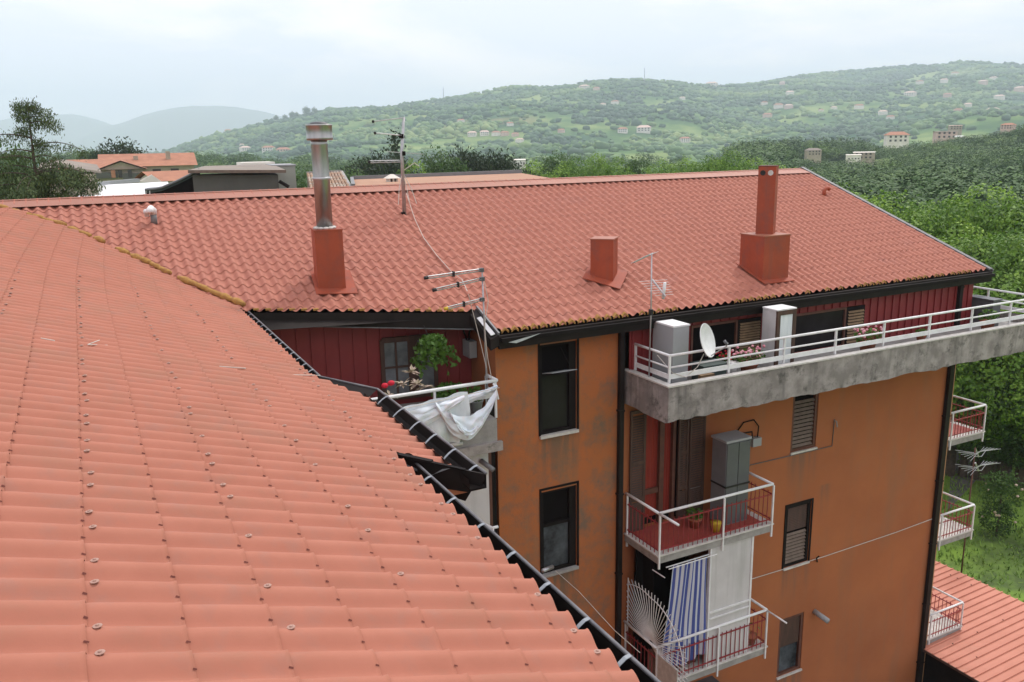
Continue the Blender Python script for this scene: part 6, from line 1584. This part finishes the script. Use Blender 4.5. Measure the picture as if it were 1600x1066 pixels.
# grey sloping roof left of the white hall, seen through the cedar
D = 58; t0 = P(120, 270, D); t = thing('grey_shed', 'low shed with thin grey roof behind the cedar branches', 'shed', (t0.x, t0.y, -16))
a_, b_, c_ = P(58, 265, D), P(96, 259, D), P(158, 268, D)
MB().prism([a_, b_, c_, c_ + Vector((0, 8, 0.3)), b_ + Vector((0, 8, 0.3)), a_ + Vector((0, 8, 0.3))], (0, 0, -0.12)).build('roof', 'grey_roof', t)
MB().box(a_.x + 0.3, c_.x - 0.3, a_.y + 0.2, a_.y + 7, -16, min(a_.z, c_.z) - 0.13).build('wall', 'wall_far', t)

# ------------------------------------------------------------------ houses over the hills
def hill_house(px_, py_, wpx, wall, roof_, label, D=None, flat=False, storeys=2, ang=None):
    if D is None:
        p, rr = hit_ground(px_, py_)
        if p is None:
            rr = float(np.interp(az_of(px_), HA, HRC)); p = far(px_, py_, rr); p.z = gz(p.x, p.y)
    else: p = far(px_, py_, D); rr = D
    w_ = wpx * rr / FPX * 0.95; h_ = min(w_ * 0.36, 3.0 * storeys * (rr / 1300 if rr > 1300 else 1) ** 0.5); d_ = w_ * 0.7
    face = -math.atan2(p.x, p.y) + (ang if ang is not None else random.uniform(-0.5, 0.5))
    t = thing('house', label, 'house', (p.x, p.y, p.z - 1), 'houses scattered over the hills')
    a, b = MB(), MB(); zb_ = p.z - 4
    T = gable(a, b, p, w_, d_, zb_, p.z + h_, p.z + h_ + (w_ * 0.16 if not flat else 0.3), face, over=w_ * 0.05, hip=not flat)
    a.build('wall', wall, t); b.build('roof', roof_, t, recalc=False)
    if wpx >= 14:
        for s_ in range(storeys):
            z0 = p.z + h_ * (0.15 + 0.5 * s_)
            windows(T, -d_ / 2, [w_ * f_ for f_ in (-0.33, -0.1, 0.13, 0.34)], z0, z0 + h_ * 0.26, w_ * 0.1, t, off=0.15)
    return t
for px_, py_, wpx, c_, lab in HH:
    hill_house(px_, py_, wpx, 'wall_white' if c_ == 'w' else 'wall_pink', 'roof_far' if wpx % 2 else 'wall_pink', lab)
hill_house(1400, 223, 30, 'wall_white', 'roof_far', 'wide villa with pink hipped roof on the wooded rise', D=520, ang=0.2)
hill_house(1270, 243, 21, 'wall_far', 'grey_roof', 'pale grey roofed house among trees behind the roof end', D=400, ang=0.3)
hill_house(1350, 249, 28, 'wall_far', 'wall_white', 'white flat roofed villa among trees', D=400, flat=True, ang=-0.1)
hill_house(1333, 250, 20, 'wall_white', 'wall_white', 'small white wing left of the flat roofed villa', D=395, flat=True, storeys=1, ang=0.1)
hill_house(1476, 217, 28, 'wall_pink', 'grey_roof', 'dark pink unfinished block on the wooded rise', D=560, flat=True, storeys=2, ang=0.2)
hill_house(1492, 203, 16, 'wall_far', 'wall_pink', 'pale tall block above the unfinished one', D=700, flat=True, storeys=2, ang=0.2)
hill_house(1500, 218, 12, 'wall_white', 'white_roof', 'low white roofed shed right of the unfinished block', D=540, flat=True, storeys=1)
hill_house(1575, 202, 16, 'wall_pink', 'roof_far', 'small orange roofed house at the top of the wooded rise', D=560)
hill_house(810, 257, 20, 'wall_white', 'wall_white', 'low white building right of the pines', D=300, flat=True, storeys=1, ang=0.3)
# masts on the crest
for px_, y0, y1, lab in ((1007, 120, 106, 'thin mast on the middle crest of the hill'), (693, 152, 137, 'thin mast on the left part of the crest')):
    D = 2480; a_, b_ = far(px_, y0, D), far(px_, y1, D)
    tag(MB().tube([(a_.x, a_.y, gz(a_.x, a_.y) - 5), (a_.x, a_.y, b_.z)], [1.0, 0.6], 6).build('radio_mast', 'grey_mid', None), lab, 'mast', 'masts on the crest')

# ------------------------------------------------------------------ haze
hz = bpy.data.materials.new('haze'); hz.use_nodes = True; n = hz.node_tree
n.nodes.remove(n.nodes['Principled BSDF'])
pv_ = n.nodes.new('ShaderNodeVolumePrincipled'); pv_.inputs['Density'].default_value = 0.00024; pv_.inputs['Color'].default_value = (0.76, 0.87, 1.0, 1); pv_.inputs['Anisotropy'].default_value = 0.0
n.links.new(pv_.outputs[0], n.nodes['Material Output'].inputs['Volume'])
ho = MB().box(-9500, 9500, -9000, 9900, -260, 560).build('haze', hz, None)
tag(ho, 'pale blue summer haze over the valley', 'haze', kind='stuff')
